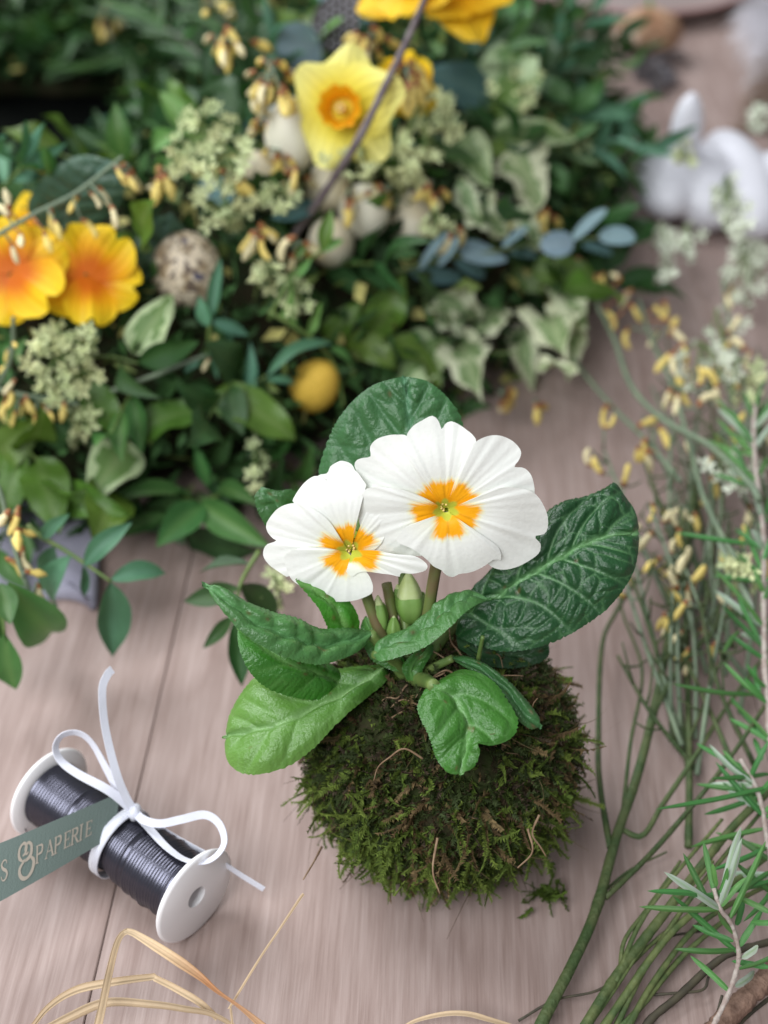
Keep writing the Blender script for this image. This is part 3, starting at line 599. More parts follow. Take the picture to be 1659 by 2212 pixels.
# open flowers ----------------------------------------------------------------------------
def hero_flower(ctr, t0, normal, petals, seed, conv, lobe=.0094, lobew=.0040):
    """petals: list of (outline in crop pixels, layer); drawn out on the flower's own plane, then cupped and rippled"""
    rg = np.random.RandomState(seed)
    n = unit(normal); C = PT(*ctr, t0)
    def plane(u, v):
        d = ray(u, v); t = ((C - EYE) @ n) / (d @ n); return EYE + d * t
    fl = root('flower', C, None, None); fl.parent = plant; fl.matrix_parent_inverse = WM[plant.name].inverted()
    ex = unit(np.cross([0, 0, 1], n)); ey = np.cross(n, ex)
    ns, nr = 72, 64
    for outline, layer in petals:
        px = [conv(*p) for p in outline]
        O = spline([plane(*p) for p in px], ns)
        tips = O[ns // 4: 3 * ns // 4].mean(0) - C; ax = unit(tips - n * (tips @ n)); cr = np.cross(n, ax)
        s = np.linspace(-1, 1, ns)
        B = C + ax[None] * .0007 + cr[None] * (np.sign(((O[-1] - O[0]) @ cr)) * s * .0007)[:, None]
        r = np.linspace(0, 1, nr) ** 1.15
        V = B[:, None] * (1 - r)[None, :, None] + O[:, None] * r[None, :, None]
        a = ((V - C) @ ax); c = ((V - C) @ cr); rho = np.hypot(a, c)
        # radial creases and a soft fold at the notch
        ph = rg.rand(9) * 6.28
        ang = np.arctan2(c, np.maximum(a, 1e-4))
        cre = sum(np.sin(ang * f + p_) / (1 + .05 * f) for f, p_ in zip((9, 14, 23, 31, 40, 52, 63), ph)) * .00023
        wave = .0009 * np.sin(ang * 2.6 + ph[7]) + .0006 * np.sin(ang * 6 + ph[8])
        k = np.clip((rho - .004) / .022, 0, 1.6)
        h = -.0042 * np.exp(-(rho / .0033) ** 2) + cre * np.tanh(k * 2.5) + wave * k ** 1.5 - .0024 * k ** 2 + .0012 * np.sin(np.pi * np.minimum(k, 1)) ** 2
        h = h - .0013 * np.abs(s)[:, None] ** 3 * np.tanh(k * 2) + layer * .00105
        todir = EYE - V; todir /= np.linalg.norm(todir, axis=2)[..., None]
        V = V + todir * h[..., None]
        # colours: orange lobe with a toothed end, green-gold throat, cream to white blade
        x = c / lobew; tooth = .0009 * np.abs(((x * 1.6 + .37) % 1) - .5) * 2 + .0009 * np.exp(-(x / .22) ** 2)
        lim = lobe * (1.02 - .10 * x ** 2) - tooth
        wlim = lobew * np.clip(.62 + .5 * a / lobe, .5, 1.06)
        dd = np.minimum(lim - a, wlim - np.abs(c))
        dd = dd + .00028 * np.sin(ang * 61 + ph[0]) + .00018 * np.sin(ang * 97 + ph[1]); org = np.clip(dd / .0011 + .5, 0, 1); fringe = np.clip(dd / .0011 + 1.25, 0, 1) * (1 - org)
        white = np.array([.80, .81, .765]); cream = np.array([.78, .805, .63])
        kk = np.clip(rho / .013, 0, 1)[..., None]; colr = cream * (1 - kk) + white * kk
        vein = 1 - .045 * np.clip(np.sin(ang * 46 + 2 * np.sin(rho * 500 + ph[2])), 0, 1) ** 3 * np.tanh(k * 2); colr = colr * vein[..., None]
        colr = colr * (1 - .55 * fringe[..., None]) + np.array([.82, .74, .22]) * (.55 * fringe[..., None])
        og = np.array([.92, .40, .006]) * (1 - .22 * np.exp(-(c / .0003) ** 2) * (a < lobe * .8))[..., None]
        colr = colr * (1 - org[..., None]) + og * org[..., None]
        thr = np.clip((.0030 + .0006 * np.cos(ang * 5) - rho) / .0007 + .5, 0, 1)[..., None]
        colr = colr * (1 - thr) + np.array([.52, .56, .06]) * thr
        grid_obj('petal', V, M['petal'], fl, col=colr)
    Mx = np.array(basis(ex, n, C))
    prof = [(.0026, -.0032), (.0023, -.0042), (.0021, -.0060), (.0018, -.012), (.0019, -.020)]
    V = lathe(prof, 20) @ Mx[:3, :3].T + Mx[:3, 3]; grid_obj('corolla_tube', V, M['throat'], fl, wrapm=True)
    V = lathe([(0.0001, -.0055), (.0023, -.0055)], 20) @ Mx[:3, :3].T + Mx[:3, 3]; grid_obj('throat', V, M['throat'], fl, wrapm=True)
    for k in range(6):
        a = k * 1.047 + .3 + .2 * rg.randn(); rr = .00135 + .0003 * rg.randn()
        p = C + ex * rr * math.cos(a) + ey * rr * math.sin(a) - n * .0040; q_ = p + n * .0026 - (ex * math.cos(a) + ey * math.sin(a)) * .0003
        tube('anther', [p, (p + q_) / 2, q_], [.0002, .00045, .00030], M['anther'], fl, sides=7)
    # calyx behind
    V = lathe([(.0022, -.008), (.0034, -.012), (.0033, -.018), (.0016, -.0225), (.0002, -.023)], 20) @ Mx[:3, :3].T + Mx[:3, 3]; grid_obj('calyx', V, M['bud_g'], fl, wrapm=True)
    return fl
tocam = unit(EYE - PT(963, 1100, .378))
nb = unit(tocam + .62 * np.cross([1, 0, 0], tocam) * 1.0 + np.array([.04, 0, 0]))
cv4 = lambda x, y: (760.4 + .2709 * x, 884.9 + .2709 * y)
hero_flower((963.6, 1101.6), .3785, nb, [
    ([(690, 760), (500, 720), (300, 670), (120, 640), (60, 540), (20, 450), (38, 402), (90, 385), (148, 372), (143, 300), (190, 240), (280, 206), (370, 200), (450, 225), (560, 450), (700, 700)], 0),
    ([(700, 720), (570, 580), (480, 430), (433, 235), (478, 140), (560, 85), (640, 49), (688, 88), (717, 158), (742, 115), (800, 94), (900, 150), (988, 238), (960, 340), (880, 500), (790, 700)], 1),
    ([(800, 720), (828, 550), (880, 400), (960, 280), (1060, 218), (1170, 205), (1280, 250), (1347, 330), (1332, 400), (1293, 456), (1372, 465), (1432, 530), (1456, 650), (1430, 720), (1200, 740), (900, 770)], 2),
    ([(820, 770), (950, 740), (1080, 655), (1220, 620), (1380, 635), (1480, 690), (1552, 820), (1562, 930), (1532, 992), (1455, 1011), (1503, 1070), (1492, 1140), (1420, 1200), (1310, 1256), (1190, 1276), (1085, 1232), (960, 1070), (830, 850)], 3),
    ([(700, 770), (550, 690), (400, 640), (250, 620), (112, 632), (68, 720), (48, 850), (78, 960), (103, 1020), (110, 1072), (160, 1110), (250, 1150), (400, 1186), (500, 1168), (592, 1150), (650, 1000), (705, 845)], 1.6),
    ([(820, 860), (940, 955), (1060, 1020), (1150, 1080), (1185, 1140), (1187, 1196), (1130, 1196), (1050, 1250), (950, 1296), (855, 1311), (805, 1336), (745, 1316), (715, 1281), (650, 1250), (590, 1190), (480, 1110), (358, 1050), (400, 960), (500, 905), (620, 895), (710, 850)], 4)], 21, cv4)
cv3 = lambda x, y: (553 + .2083 * x, 864.1 + .2083 * y)
tocam = unit(EYE - PT(757, 1190, .386))
ns_ = unit(tocam + .60 * np.cross([1, 0, 0], tocam) + np.array([-.22, 0, 0]))
hero_flower((755, 1191), .3862, ns_, [
    ([(1020, 1520), (1060, 1400), (1130, 1300), (1160, 1120), (1250, 1050), (1330, 1100), (1350, 1250), (1320, 1450), (1200, 1570), (1060, 1575)], 0),
    ([(900, 1500), (800, 1350), (700, 1150), (600, 960), (640, 790), (735, 760), (770, 690), (830, 650), (900, 630), (1010, 690), (1060, 900), (1030, 1200), (990, 1450)], -1),
    ([(930, 1450), (800, 1310), (660, 1170), (500, 1100), (383, 1062), (410, 980), (500, 860), (600, 790), (680, 800), (742, 838), (760, 740), (830, 692), (900, 682), (1020, 722), (1110, 830), (1142, 900), (1085, 1050), (1055, 1250), (1010, 1450)], 1),
    ([(900, 1530), (800, 1310), (660, 1170), (500, 1090), (380, 1070), (250, 1110), (165, 1190), (106, 1290), (120, 1370), (170, 1430), (212, 1462), (110, 1500), (73, 1580), (90, 1650), (150, 1720), (250, 1790), (340, 1832), (420, 1720), (700, 1640), (900, 1570)], 2),
    ([(1020, 1600), (1085, 1640), (1000, 1690), (938, 1760), (950, 1802), (1000, 1833), (1060, 1792), (1150, 1780), (1300, 1800), (1400, 1812), (1492, 1832), (1500, 1795), (1600, 1802), (1690, 1790), (1765, 1760), (1770, 1700), (1650, 1620), (1450, 1600), (1250, 1560), (1060, 1560)], 3.4),
    ([(910, 1610), (760, 1540), (560, 1520), (400, 1550), (298, 1610), (300, 1700), (350, 1832), (430, 1912), (500, 1921), (512, 1990), (580, 2040), (640, 2071), (700, 2052), (745, 2031), (770, 2081), (900, 2092), (1050, 2072), (1190, 2012), (1213, 1950), (1200, 1880), (1150, 1790), (1070, 1740), (985, 1650)], 3)], 22, cv3, lobe=.0086, lobew=.0037)

# fibres straggling through the moss
n = 420; q3 = rg.randn(n, 3); q3 /= np.linalg.norm(q3, axis=1)[:, None]; q3 = q3[q3[:, 2] > -.7]
kq = rg.rand(len(q3), 1)
fronds('moss_fibre', BC + q3 * BR * 1.02, q3 * .25 + rg.randn(len(q3), 3) * .6 + [0, 0, -.35], rg.uniform(.010, .024, len(q3)), np.array([.10, .065, .03]) * (1 - kq) + np.array([.24, .18, .09]) * kq, plant, M['moss'], seg=9, lpn=0, seed=19, wid=.00022, droop=1.2)
# a shred of moss that fell on the table
crumb = root('moss_shred', PZ(1180, 1950, 0), 'small shred of moss lying loose on the table beside the moss ball', 'moss')
bs = []; ds = []
for u, v in ((1200, 1900), (1190, 1925), (1175, 1930), (1165, 1940), (1150, 1950), (1190, 1935), (1185, 1915), (1205, 1930)):
    for k in range(3):
        bs.append(PZ(u + 4 * rg.randn(), v + 4 * rg.randn(), .003)); ds.append(np.array([rg.randn(), rg.randn(), .25]))
fronds('moss_shoot', bs, ds, rg.uniform(.004, .009, len(bs)), np.array([g1] * len(bs)) * 1.1, crumb, M['moss'], seed=12)

# ------------------------------------------------------------------ spool of wire
R0 = .0150
A0 = PZ(425, 1938, R0); A1 = PZ(103, 1708, R0)
axis = unit(A1 - A0); LEN = np.linalg.norm(A1 - A0)
spool = root('wire_spool', (A0[0] * .5 + A1[0] * .5, A0[1] * .5 + A1[1] * .5, 0), 'white plastic spool wound with dark grey wire, tied with a white ribbon', 'spool')
SX = np.array(basis(np.cross(axis, [0, 0, 1]), axis, A0))
def onspool(V): return V @ SX[:3, :3].T + SX[:3, 3]
ft = .0016
for z0, sg in ((0, 1), (LEN, -1)):
    prof = [(.0034, 0), (R0 * .94, 0), (R0 * .985, sg * ft * .25), (R0, sg * ft * .6), (R0 * .97, sg * ft), (.0034, sg * ft * 1.0), (.0034, 0)]
    pr = [(a, z0 + b) for a, b in prof]
    o = grid_obj('flange', onspool(lathe(pr, 56)), M['white_plastic'], spool, wrapm=True)
grid_obj('core', onspool(lathe([(.0034, 0), (.0034, LEN), (.0070, LEN), (.0070, 0)], 32)), M['white_plastic'], spool, wrapm=True)
pr = []; nw = 58; rw = np.random.RandomState(2)
for k in range(nw):
    z = ft + (LEN - 2 * ft) * (k + .5) / nw; f = z / LEN
    r = .0102 - .0010 * math.exp(-((f - .47) / .05) ** 2) + .0004 * math.sin(f * 7) + .00015 * rw.randn()
    if abs(f - .335) < .012: r -= .0008
    d = (LEN - 2 * ft) / nw
    pr += [(r - .00042, z - d * .48), (r, z - d * .2), (r, z + d * .2)]
grid_obj('wire_winding', onspool(lathe(pr, 56)), M['wire'], spool, wrapm=True)
tube('wire_end', [PZ(45, 1770, .012), PZ(60, 1800, .008), PZ(90, 1830, .006)], .0002, M['wire'], spool, sides=5)

bow = root('satin_ribbon', PZ(292, 1753, .026), 'narrow white satin ribbon tied in a bow round the wire spool', 'ribbon')
def zs(l): return [PZ(*p) for p in l]
rr = .0112
mid = .47 * LEN + .0016
ang = np.linspace(0, 2 * np.pi, 40)
ring = np.array([onspool(np.array([rr * math.cos(a), rr * math.sin(a), mid + .0006 * math.sin(a)])) for a in ang])
K = PZ(292, 1755, .0262)
# band round the waist: built square to the axis
V = np.zeros((40, 4, 3))
for i, a in enumerate(ang):
    e = np.array([math.cos(a), math.sin(a), 0])
    for j, (dr, dz) in enumerate(((-.0003, -.0017), (.0002, -.0017), (.0002, .0017), (-.0003, .0017))):
        V[i, j] = onspool(e * (rr + dr) + np.array([0, 0, mid + dz + .0012 * math.cos(a - 1.2)]))
grid_obj('band', V[:-1], M['ribbon'], bow, wrapm=True, wrapn=True)
strip('tail', [K, *zs([(272, 1722, .032), (250, 1666, .040), (227, 1570, .050), (221, 1491, .058), (232, 1458, .0605), (243, 1446, .061)])], .0024, .00025, M['ribbon'], bow, twist=[0, .2, .4, .5, .3])
strip('tail', [K, *zs([(317, 1772, .0245), (367, 1803, .0205), (420, 1832, .0195), (471, 1858, .018), (520, 1890, .014), (570, 1921, .0105)])], .0021, .00025, M['ribbon'], bow, twist=[0, .7, 1.0, .9])
strip('loop', [K, *zs([(237, 1709, .034), (167, 1671, .0385), (131, 1643, .0405), (120, 1614, .043), (134, 1589, .046), (167, 1583, .0455), (198, 1605, .043), (233, 1666, .037), (267, 1728, .030)]), K], .0026, .00025, M['ribbon'], bow, twist=[0, .1, .5, 1.0, 1.0, .6, .3], n=80)
strip('loop', [K, *zs([(310, 1771, .0285), (346, 1779, .0305), (392, 1770, .033), (442, 1760, .034), (473, 1779, .0325), (485, 1816, .030), (471, 1845, .0285), (442, 1862, .0275), (400, 1857, .027), (358, 1828, .0265), (317, 1783, .0255)]), K], .0024, .00025, M['ribbon'], bow, twist=[0, .3, .2, .9, 1.1, .6, .4], n=90)
a = lathe([(.0001, -.0026), (.0018, -.0021), (.0025, 0), (.0018, .0021), (.0001, .0026)], 14)
grid_obj('knot', a * np.array([1.0, .8, 1]) @ np.array(basis(unit(PZ(300, 1740, .026) - PZ(285, 1770, .026)), [0, -.5, .8], K))[:3, :3].T + K, M['ribbon'], bow, wrapm=True)

# ------------------------------------------------------------------ printed card strip
TR = PZ(246, 1718, .0300); BRc = PZ(234, 1812, .0225); TL = PZ(0, 1820, .0350); BL = PZ(0, 1945, .0265)
def onc(s, w, lift=0.0):
    e = TR * (1 - s) + TL * s; f = BRc * (1 - s) + BL * s
    p = e * (1 - w) + f * w; n = unit(np.cross(TL - TR, BRc - TR)); n = n if n @ (EYE - p) > 0 else -n
    return p + n * (lift + .0016 * math.sin(s * 2.2))
cardo = root('paper_tag', onc(0, .5), 'sage green paper strip with gold lettering tied under the ribbon bow', 'tag')
ss = np.linspace(-.06, 1.5, 40); V = np.zeros((40, 4, 3))
for i, s in enumerate(ss):
    V[i] = [onc(s, 0, -.0002), onc(s, 0, .0001), onc(s, 1, .0001), onc(s, 1, -.0002)]
F = gridfaces(40, 4, True) + [(3, 2, 1, 0), (156, 157, 158, 159)]
obj('strip', mesh_data('strip', V.reshape(-1, 3), F, M['card'], smooth=False), cardo)
def stroke(name, paths, parent):
    """paths in letter space (x right, y up, pen width) drawn as raised print on the strip"""
    VV = []; FF = []
    for pts, wd in paths:
        P = np.array(pts, float)
        if len(P) > 2: P = spline(P, 5 * len(P))
        T = np.gradient(P, axis=0); T /= np.linalg.norm(T, axis=1)[:, None] + 1e-9
        W = np.interp(np.linspace(0, 1, len(P)), np.linspace(0, 1, len(np.atleast_1d(wd))), np.atleast_1d(wd))
        o = len(VV)
        for p, t, w in zip(P, T, W):
            nx = np.array([-t[1], t[0]]) * w / 2
            for q in (p - nx, p + nx): VV.append(onc(letter_x(q[0]), letter_y(q[1]), .00028))
        FF += [(o + 2 * i, o + 2 * i + 1, o + 2 * i + 3, o + 2 * i + 2) for i in range(len(P) - 1)]
    obj(name, mesh_data(name, VV, FF, M['foil'], smooth=False), parent)
S, s_ = .16, .06
def serif(x, y, w=.34): return ([(x - w / 2, y), (x + w / 2, y)], .07)
GLY = {
 'P': [([(.2, 0), (.2, 1)], S), serif(.2, 0), ([(.05, .97), (.45, .97)], s_), ([(.4, .97), (.70, .92), (.76, .73), (.66, .52), (.25, .47)], [.07, .15, .18, .14, .06])],
 'A': [([(.05, 0), (.46, 1)], .07), ([(.42, 1), (.84, 0)], S), ([(.2, .34), (.68, .34)], s_), serif(.07, 0, .26), serif(.82, 0, .32)],
 'E': [([(.2, 0), (.2, 1)], S), ([(.05, .97), (.72, .97)], s_), ([(.05, .03), (.76, .03)], s_), ([(.2, .5), (.58, .5)], s_), ([(.72, 1.0), (.70, .8)], .07), ([(.76, 0), (.74, .22)], .08), ([(.58, .6), (.58, .4)], .06)],
 'R': [([(.2, 0), (.2, 1)], S), serif(.2, 0), ([(.05, .97), (.45, .97)], s_), ([(.4, .97), (.68, .92), (.73, .74), (.64, .55), (.25, .5)], [.07, .15, .18, .14, .06]), ([(.44, .5), (.62, .28), (.86, 0)], [.08, S, S]), serif(.84, 0, .2)],
 'I': [([(.25, 0), (.25, 1)], S), serif(.25, 0, .4), serif(.25, 1, .4)],
 'S': [([(.68, .80), (.60, .97), (.36, 1.0), (.16, .82), (.30, .60), (.58, .44), (.70, .24), (.52, .02), (.24, .02), (.12, .24)], [.06, .07, .10, .14, .18, .18, .15, .10, .07, .06])],
 '&': [([(.50, .52), (.30, .46), (.10, .28), (.22, .04), (.52, -.04), (.80, .10), (.88, .36), (.72, .52)], [.06, .10, .15, .13, .10, .15, .17, .08]),
       ([(.26, .50), (.08, .66), (.10, .90), (.30, 1.02), (.46, .92), (.42, .72), (.26, .66)], [.06, .13, .12, .08, .11, .12, .05]),
       ([(.26, .50), (.52, .50), (.72, .62), (.72, .88), (.54, .98), (.40, .84), (.46, .66), (.58, .70)], [.07, .10, .15, .15, .10, .09, .08, .05])]}
def place_letter(ch, sc, hgt, wid, wc):
    global letter_x, letter_y
    letter_x = lambda x: sc - (x - .42) * wid
    letter_y = lambda y: wc - (y - .5) * hgt
    stroke('letter', GLY[ch], cardo)
for ch, cx_ in zip('PAPERIE', (375, 482, 568, 672, 750, 838, 908)):
    place_letter(ch, (1165 - cx_) / 1165, .33, .082, .5)
place_letter('&', (1165 - 235) / 1165, .62, .160, .5)
place_letter('S', (1165 - 25) / 1165, .34, .085, .5)
for ch, s in zip('GN'.replace('G', 'S').replace('N', 'I')[:0], ()): pass

# ------------------------------------------------------------------ raffia
raf = root('raffia_bundle', PZ(300, 2212, 0), 'loose bundle of straw coloured raffia strands curling over the table', 'raffia')
RT = (.70, .52, .33); RB = [(.72, .55, .36), (.70, .50, .30), (.50, .24, .11), (.62, .36, .20), (.66, .45, .27)]; _rs = [0]
def rf(pts, w, m='raffia', **k):
    _rs[0] += 1
    strip('strand', zs(pts), np.asarray(w) * .70, .00010, M['raffia'], raf, crease=.03, cols=9, fib=.05, tint=RB if m == 'raffia_brown' else np.array(RT) * (.92 + .05 * (_rs[0] % 4)), seed=_rs[0], n=60, **k)
rf([(190, 2300, .012), (215, 2200, .018), (235, 2105, .025), (250, 2045, .030), (262, 2020, .0315), (276, 2011, .032)], [.0035, .0032, .0030, .0022], twist=[.2, .3, .5, .4])
rf([(268, 2014, .032), (278, 2012, .032), (300, 2022, .031), (370, 2066, .028), (430, 2108, .025), (470, 2142, .023), (530, 2185, .019), (620, 2265, .012)], [.0022, .0036, .0042, .0030, .0020, .0034, .0044], 'raffia_brown', twist=[.1, .2, .5, 1.1, .7, .3])
rf([(60, 2230, .004), (105, 2175, .008), (165, 2138, .012), (250, 2120, .014), (328, 2110, .0145), (334, 2112, .0145), (380, 2135, .0125), (432, 2166, .010), (470, 2200, .006)], [.0018, .0026, .0034, .0032, .0028, .0030, .0022], twist=[.4, .2, .5, .1])
rf([(70, 2240, .006), (150, 2198, .009), (230, 2166, .012), (330, 2170, .0125), (400, 2180, .012), (460, 2192, .010), (520, 2225, .006)], [.0030, .0040, .0034, .0030, .0022], twist=[.2, .4, .8])
rf([(506, 2280, .006), (502, 2215, .012), (498, 2176, .016), (499, 2172, .0165), (560, 2072, .027), (610, 1998, .034), (650, 1938, .0395), (656, 1931, .040)], [.0009, .0009, .0009, .0008, .0011], twist=[.1, .4])
rf([(860, 2225, .002), (900, 2204, .004), (960, 2190, .006), (1010, 2190, .0065), (1060, 2203, .0055), (1120, 2220, .003)], [.0010, .0018, .0022, .0014], twist=[.2, .6])

# ------------------------------------------------------------------ shared leaf, bud, floret meshes
def leaf_unit(name, m, prof, nt=9, nc=5, curl=.12, fold=.10, wave=0.0, seed=0, jag=0.0):
    """unit leaf along +x, half width 0.5 along y (scaled when placed)"""
    rg = np.random.RandomState(seed)
    t = np.linspace(0, 1, nt); c = np.linspace(-1, 1, nc); w = prof(t) * .5
    w = w * (1 + jag * rg.randn(nt)); w[0] = max(w[0], .02); w[-1] = .012
    X = np.repeat(t[:, None], nc, 1); Y = w[:, None] * c[None] + .04 * np.sin(t * 3.1 * (1 + seed % 2))[:, None] * (seed % 3 - 1)
    Z = curl * (np.sin(np.pi * t * .9) - t * .6)[:, None] + fold * np.abs(c)[None] * w[:, None] * 1.6 + wave * np.sin(t * 9 + seed)[:, None] * (c ** 2)[None] * np.sign(c)[None] + wave * .6 * np.sin(t * 14 + 2 * seed)[:, None] * (np.abs(c))[None]
    V = np.stack([X, Y, Z], 2)
    col = np.zeros((nt, nc, 3)); col[..., 0] = (np.abs(c) < .2)[None] * .55; col[..., 1] = np.abs(c)[None] ** 1.5; col[-1, :, 1] = 1
    return mesh_data(name, V.reshape(-1, 3), gridfaces(nt, nc), m, col=col)
PR = {'lance': lambda t: np.sin(np.pi * t ** .85) ** .9, 'round': lambda t: np.sqrt(np.maximum(0, 1 - (2 * t - 1) ** 2)), 'ovate': lambda t: np.sin(np.pi * t ** .68) ** .75,
      'needle': lambda t: np.clip(np.minimum(.35 + t * 5, 1), 0, 1) * np.sqrt(np.clip((1 - t) * 3.2, 0, 1)), 'obov': lambda t: np.sin(np.pi * t ** 1.25) ** .8}
_LC = {}
def lmesh(kind, m, var=0):
    k = (kind, m, var)
    if k not in _LC:
        if kind == 'ovate': _LC[k] = leaf_unit('leaf', M[m], PR[kind], 13, 7, .14, .06, .05, var)
        elif kind == 'varieg': _LC[k] = leaf_unit('leaf', M[m], PR['ovate'], 13, 7, .20, .12, .11, var, jag=.14)
        elif kind == 'needle': _LC[k] = leaf_unit('leaf', M[m], PR[kind], 12, 5, [.07, .13, -.05][var % 3], -.035, 0, var)
        elif kind == 'round': _LC[k] = leaf_unit('leaf', M[m], PR[kind], 11, 5, .06, .05, .0, var)
        else: _LC[k] = leaf_unit('leaf', M[m], PR[kind], 10, 5, [.05, .18, -.10][var % 3], .16, .015, var)
    return _LC[k]
rw = random.Random(11); nr_ = np.random.RandomState(77)
def put_leaf(parent, a, b, wr, kind, m, nrm=None, var=None, name='leaf'):
    a, b = np.asarray(a), np.asarray(b); Ln = np.linalg.norm(b - a)
    if nrm is None: nrm = unit(EYE - a) * .75 + np.array([0, 0, .5]) + nr_.randn(3) * .28
    return obj(name, lmesh(kind, m, rw.randrange(3) if var is None else var), parent, basis(b - a, nrm, a, Ln, Ln * wr, Ln))
def bud_unit(name, mb, bend=.10, fat=1.0, tip=1.0):
    t = np.array([0, .10, .22, .36, .55, .75, .92, 1.0]); r = np.array([.05, .12, .14, .13, .165 * fat, .16 * fat * tip, .10 * tip, .01]); a = np.linspace(0, 2 * np.pi, 7, endpoint=False)
    V = np.stack([np.repeat(t[:, None], 7, 1), r[:, None] * np.cos(a) * .85, r[:, None] * np.sin(a) + (bend * np.sin(t * 3))[:, None]], 2)
    F = gridfaces(8, 7, True); fm = [1 if i < 14 else 0 for i in range(len(F))]
    return mesh_data(name, V.reshape(-1, 3), F, [mb, M['bud_calyx']], fmat=fm)
BUDS = [bud_unit('bud', m_, *v_) for v_ in ((.10, 1.0, 1.0), (.22, .8, 1.2), (-.05, 1.3, .8)) for m_ in (M['bud_yellow'], M['bud_cream'])]
def floret_unit(name, m, seed):
    rg = np.random.RandomState(seed); V = []; F = []
    for k in range(5):
        a = k * 1.2566 + .2 * rg.randn(); e = np.array([math.cos(a), math.sin(a), 0]); s = np.array([-e[1], e[0], 0]); o = len(V); z = rg.uniform(.05, .4)
        V += [e * .06 + [0, 0, -.2], e * .5 - s * .22 + [0, 0, z * .4], e * .5 + s * .22 + [0, 0, z * .4], e * rg.uniform(.8, 1) + [0, 0, z], e * .45 + [0, 0, z * .4 - .08]]
        F += [(o, o + 1, o + 4), (o, o + 4, o + 2), (o + 1, o + 3, o + 4), (o + 4, o + 3, o + 2)]
    o = len(V); b = [(.22 * math.cos(a), .22 * math.sin(a), -.05) for a in np.arange(6) * 1.047]
    V += [np.array(x) for x in b] + [np.array([0, 0, .3]), np.array([0, 0, -.75])]
    for k in range(6): F += [(o + k, o + (k + 1) % 6, o + 6), (o + (k + 1) % 6, o + k, o + 7)]
    return mesh_data(name, V, F, m)
FLO = {m: [floret_unit('floret', M[m], s) for s in range(4)] for m in ('floret', 'floret_white')}

# ------------------------------------------------------------------ wreath body
wreath = root('wreath', (WC[0], WC[1], 0), 'large round spring wreath of dark green foliage lying on the table', 'wreath')
na, nb_ = 96, 28
a = np.linspace(0, 2 * np.pi, na, endpoint=False); b = np.linspace(0, 2 * np.pi, nb_, endpoint=False)
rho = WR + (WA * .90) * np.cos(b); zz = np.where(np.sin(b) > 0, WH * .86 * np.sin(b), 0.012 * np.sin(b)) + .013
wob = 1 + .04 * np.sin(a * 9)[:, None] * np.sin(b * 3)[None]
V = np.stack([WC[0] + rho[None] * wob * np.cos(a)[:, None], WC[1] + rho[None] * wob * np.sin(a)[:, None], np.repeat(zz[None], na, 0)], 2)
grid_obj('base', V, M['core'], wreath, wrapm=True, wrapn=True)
# dense small dark undergrowth: far too many leaves to count
VV = []; FF = []; CC = []; cnt = 0
rg = np.random.RandomState(31)
for i in range(24000):
    ph = rg.uniform(0, 2 * np.pi); be = rg.uniform(-.25, np.pi + .25)
    lf = rg.uniform(.93, 1.06); rh = WR + WA * lf * math.cos(be); p = np.array([WC[0] + rh * math.cos(ph), WC[1] + rh * math.sin(ph), max(.004, WH * lf * math.sin(be) + .012)])
    u, v = proj(p)
    if not (-120 < u < 1780 and -160 < v < 1500) or (u < 260 and 150 < v < 430): continue
    n = unit([math.cos(be) * math.cos(ph), math.cos(be) * math.sin(ph), .9 * math.sin(be) + .1])
    d = unit(n * .7 + rg.randn(3) * .7); ln = rg.uniform(.007, .017); s = unit(np.cross(d, rg.randn(3))) * ln * rg.uniform(.13, .26); k = len(VV)
    VV += [p, p + d * ln * .5 + s, p + d * ln - n * ln * .15, p + d * ln * .5 - s]; FF.append((k, k + 1, k + 2, k + 3))
    c = np.array([.034, .085, .024]) * rg.uniform(.35, 1.7)
    if rg.rand() < .10: c = np.array([.16, .22, .06]) * rg.uniform(.6, 1.2)
    if rg.rand() < .05: c = np.array([.50, .46, .16]) * rg.uniform(.7, 1.2)
    CC += [c] * 4
o = obj('undergrowth', mesh_data('undergrowth', VV, FF, M['under'], col=np.array(CC), smooth=False), wreath); o["kind"] = "stuff"

shade_disc = obj('shade_disc', mesh_data('shade_disc', lathe([(.0002, .004), (.118, .004), (.122, .009), (.125, .009), (.125, .0), (.0002, .0)], 64).reshape(-1, 3), gridfaces(6, 64, True), M['hollow_shade'], smooth=False), None, Matrix.Translation((WC[0], WC[1], .001)))  # made-up black disc, added so the hollow of the wreath reads dark
tag(shade_disc, 'added black disc standing in for the shade in the wreath hollow', 'shade_disc')

# cloth edge under the wreath
cp = [(-120, 1200), (-60, 1295), (60, 1306), (130, 1296), (178, 1304), (206, 1322), (214, 1256), (208, 1180), (150, 1120), (0, 1100)]
P = spline([PZ(u, v, 0) for u, v in cp + cp[:1]], 61)[:-1]; ctr = P.mean(0)
V = np.stack([ctr + (P - ctr) * f for f in (.0, .35, .7, .93, 1.0, 1.0)], 0); V[..., 2] = .005 + .0015 * np.sin(V[..., 0] * 240) * np.sin(V[..., 1] * 200); V[5, :, 2] = .0006
cl = grid_obj('cloth', V, M['cloth'], None, wrapm=True); tag(cl, 'pale lilac cloth corner showing under the front of the wreath', 'cloth')

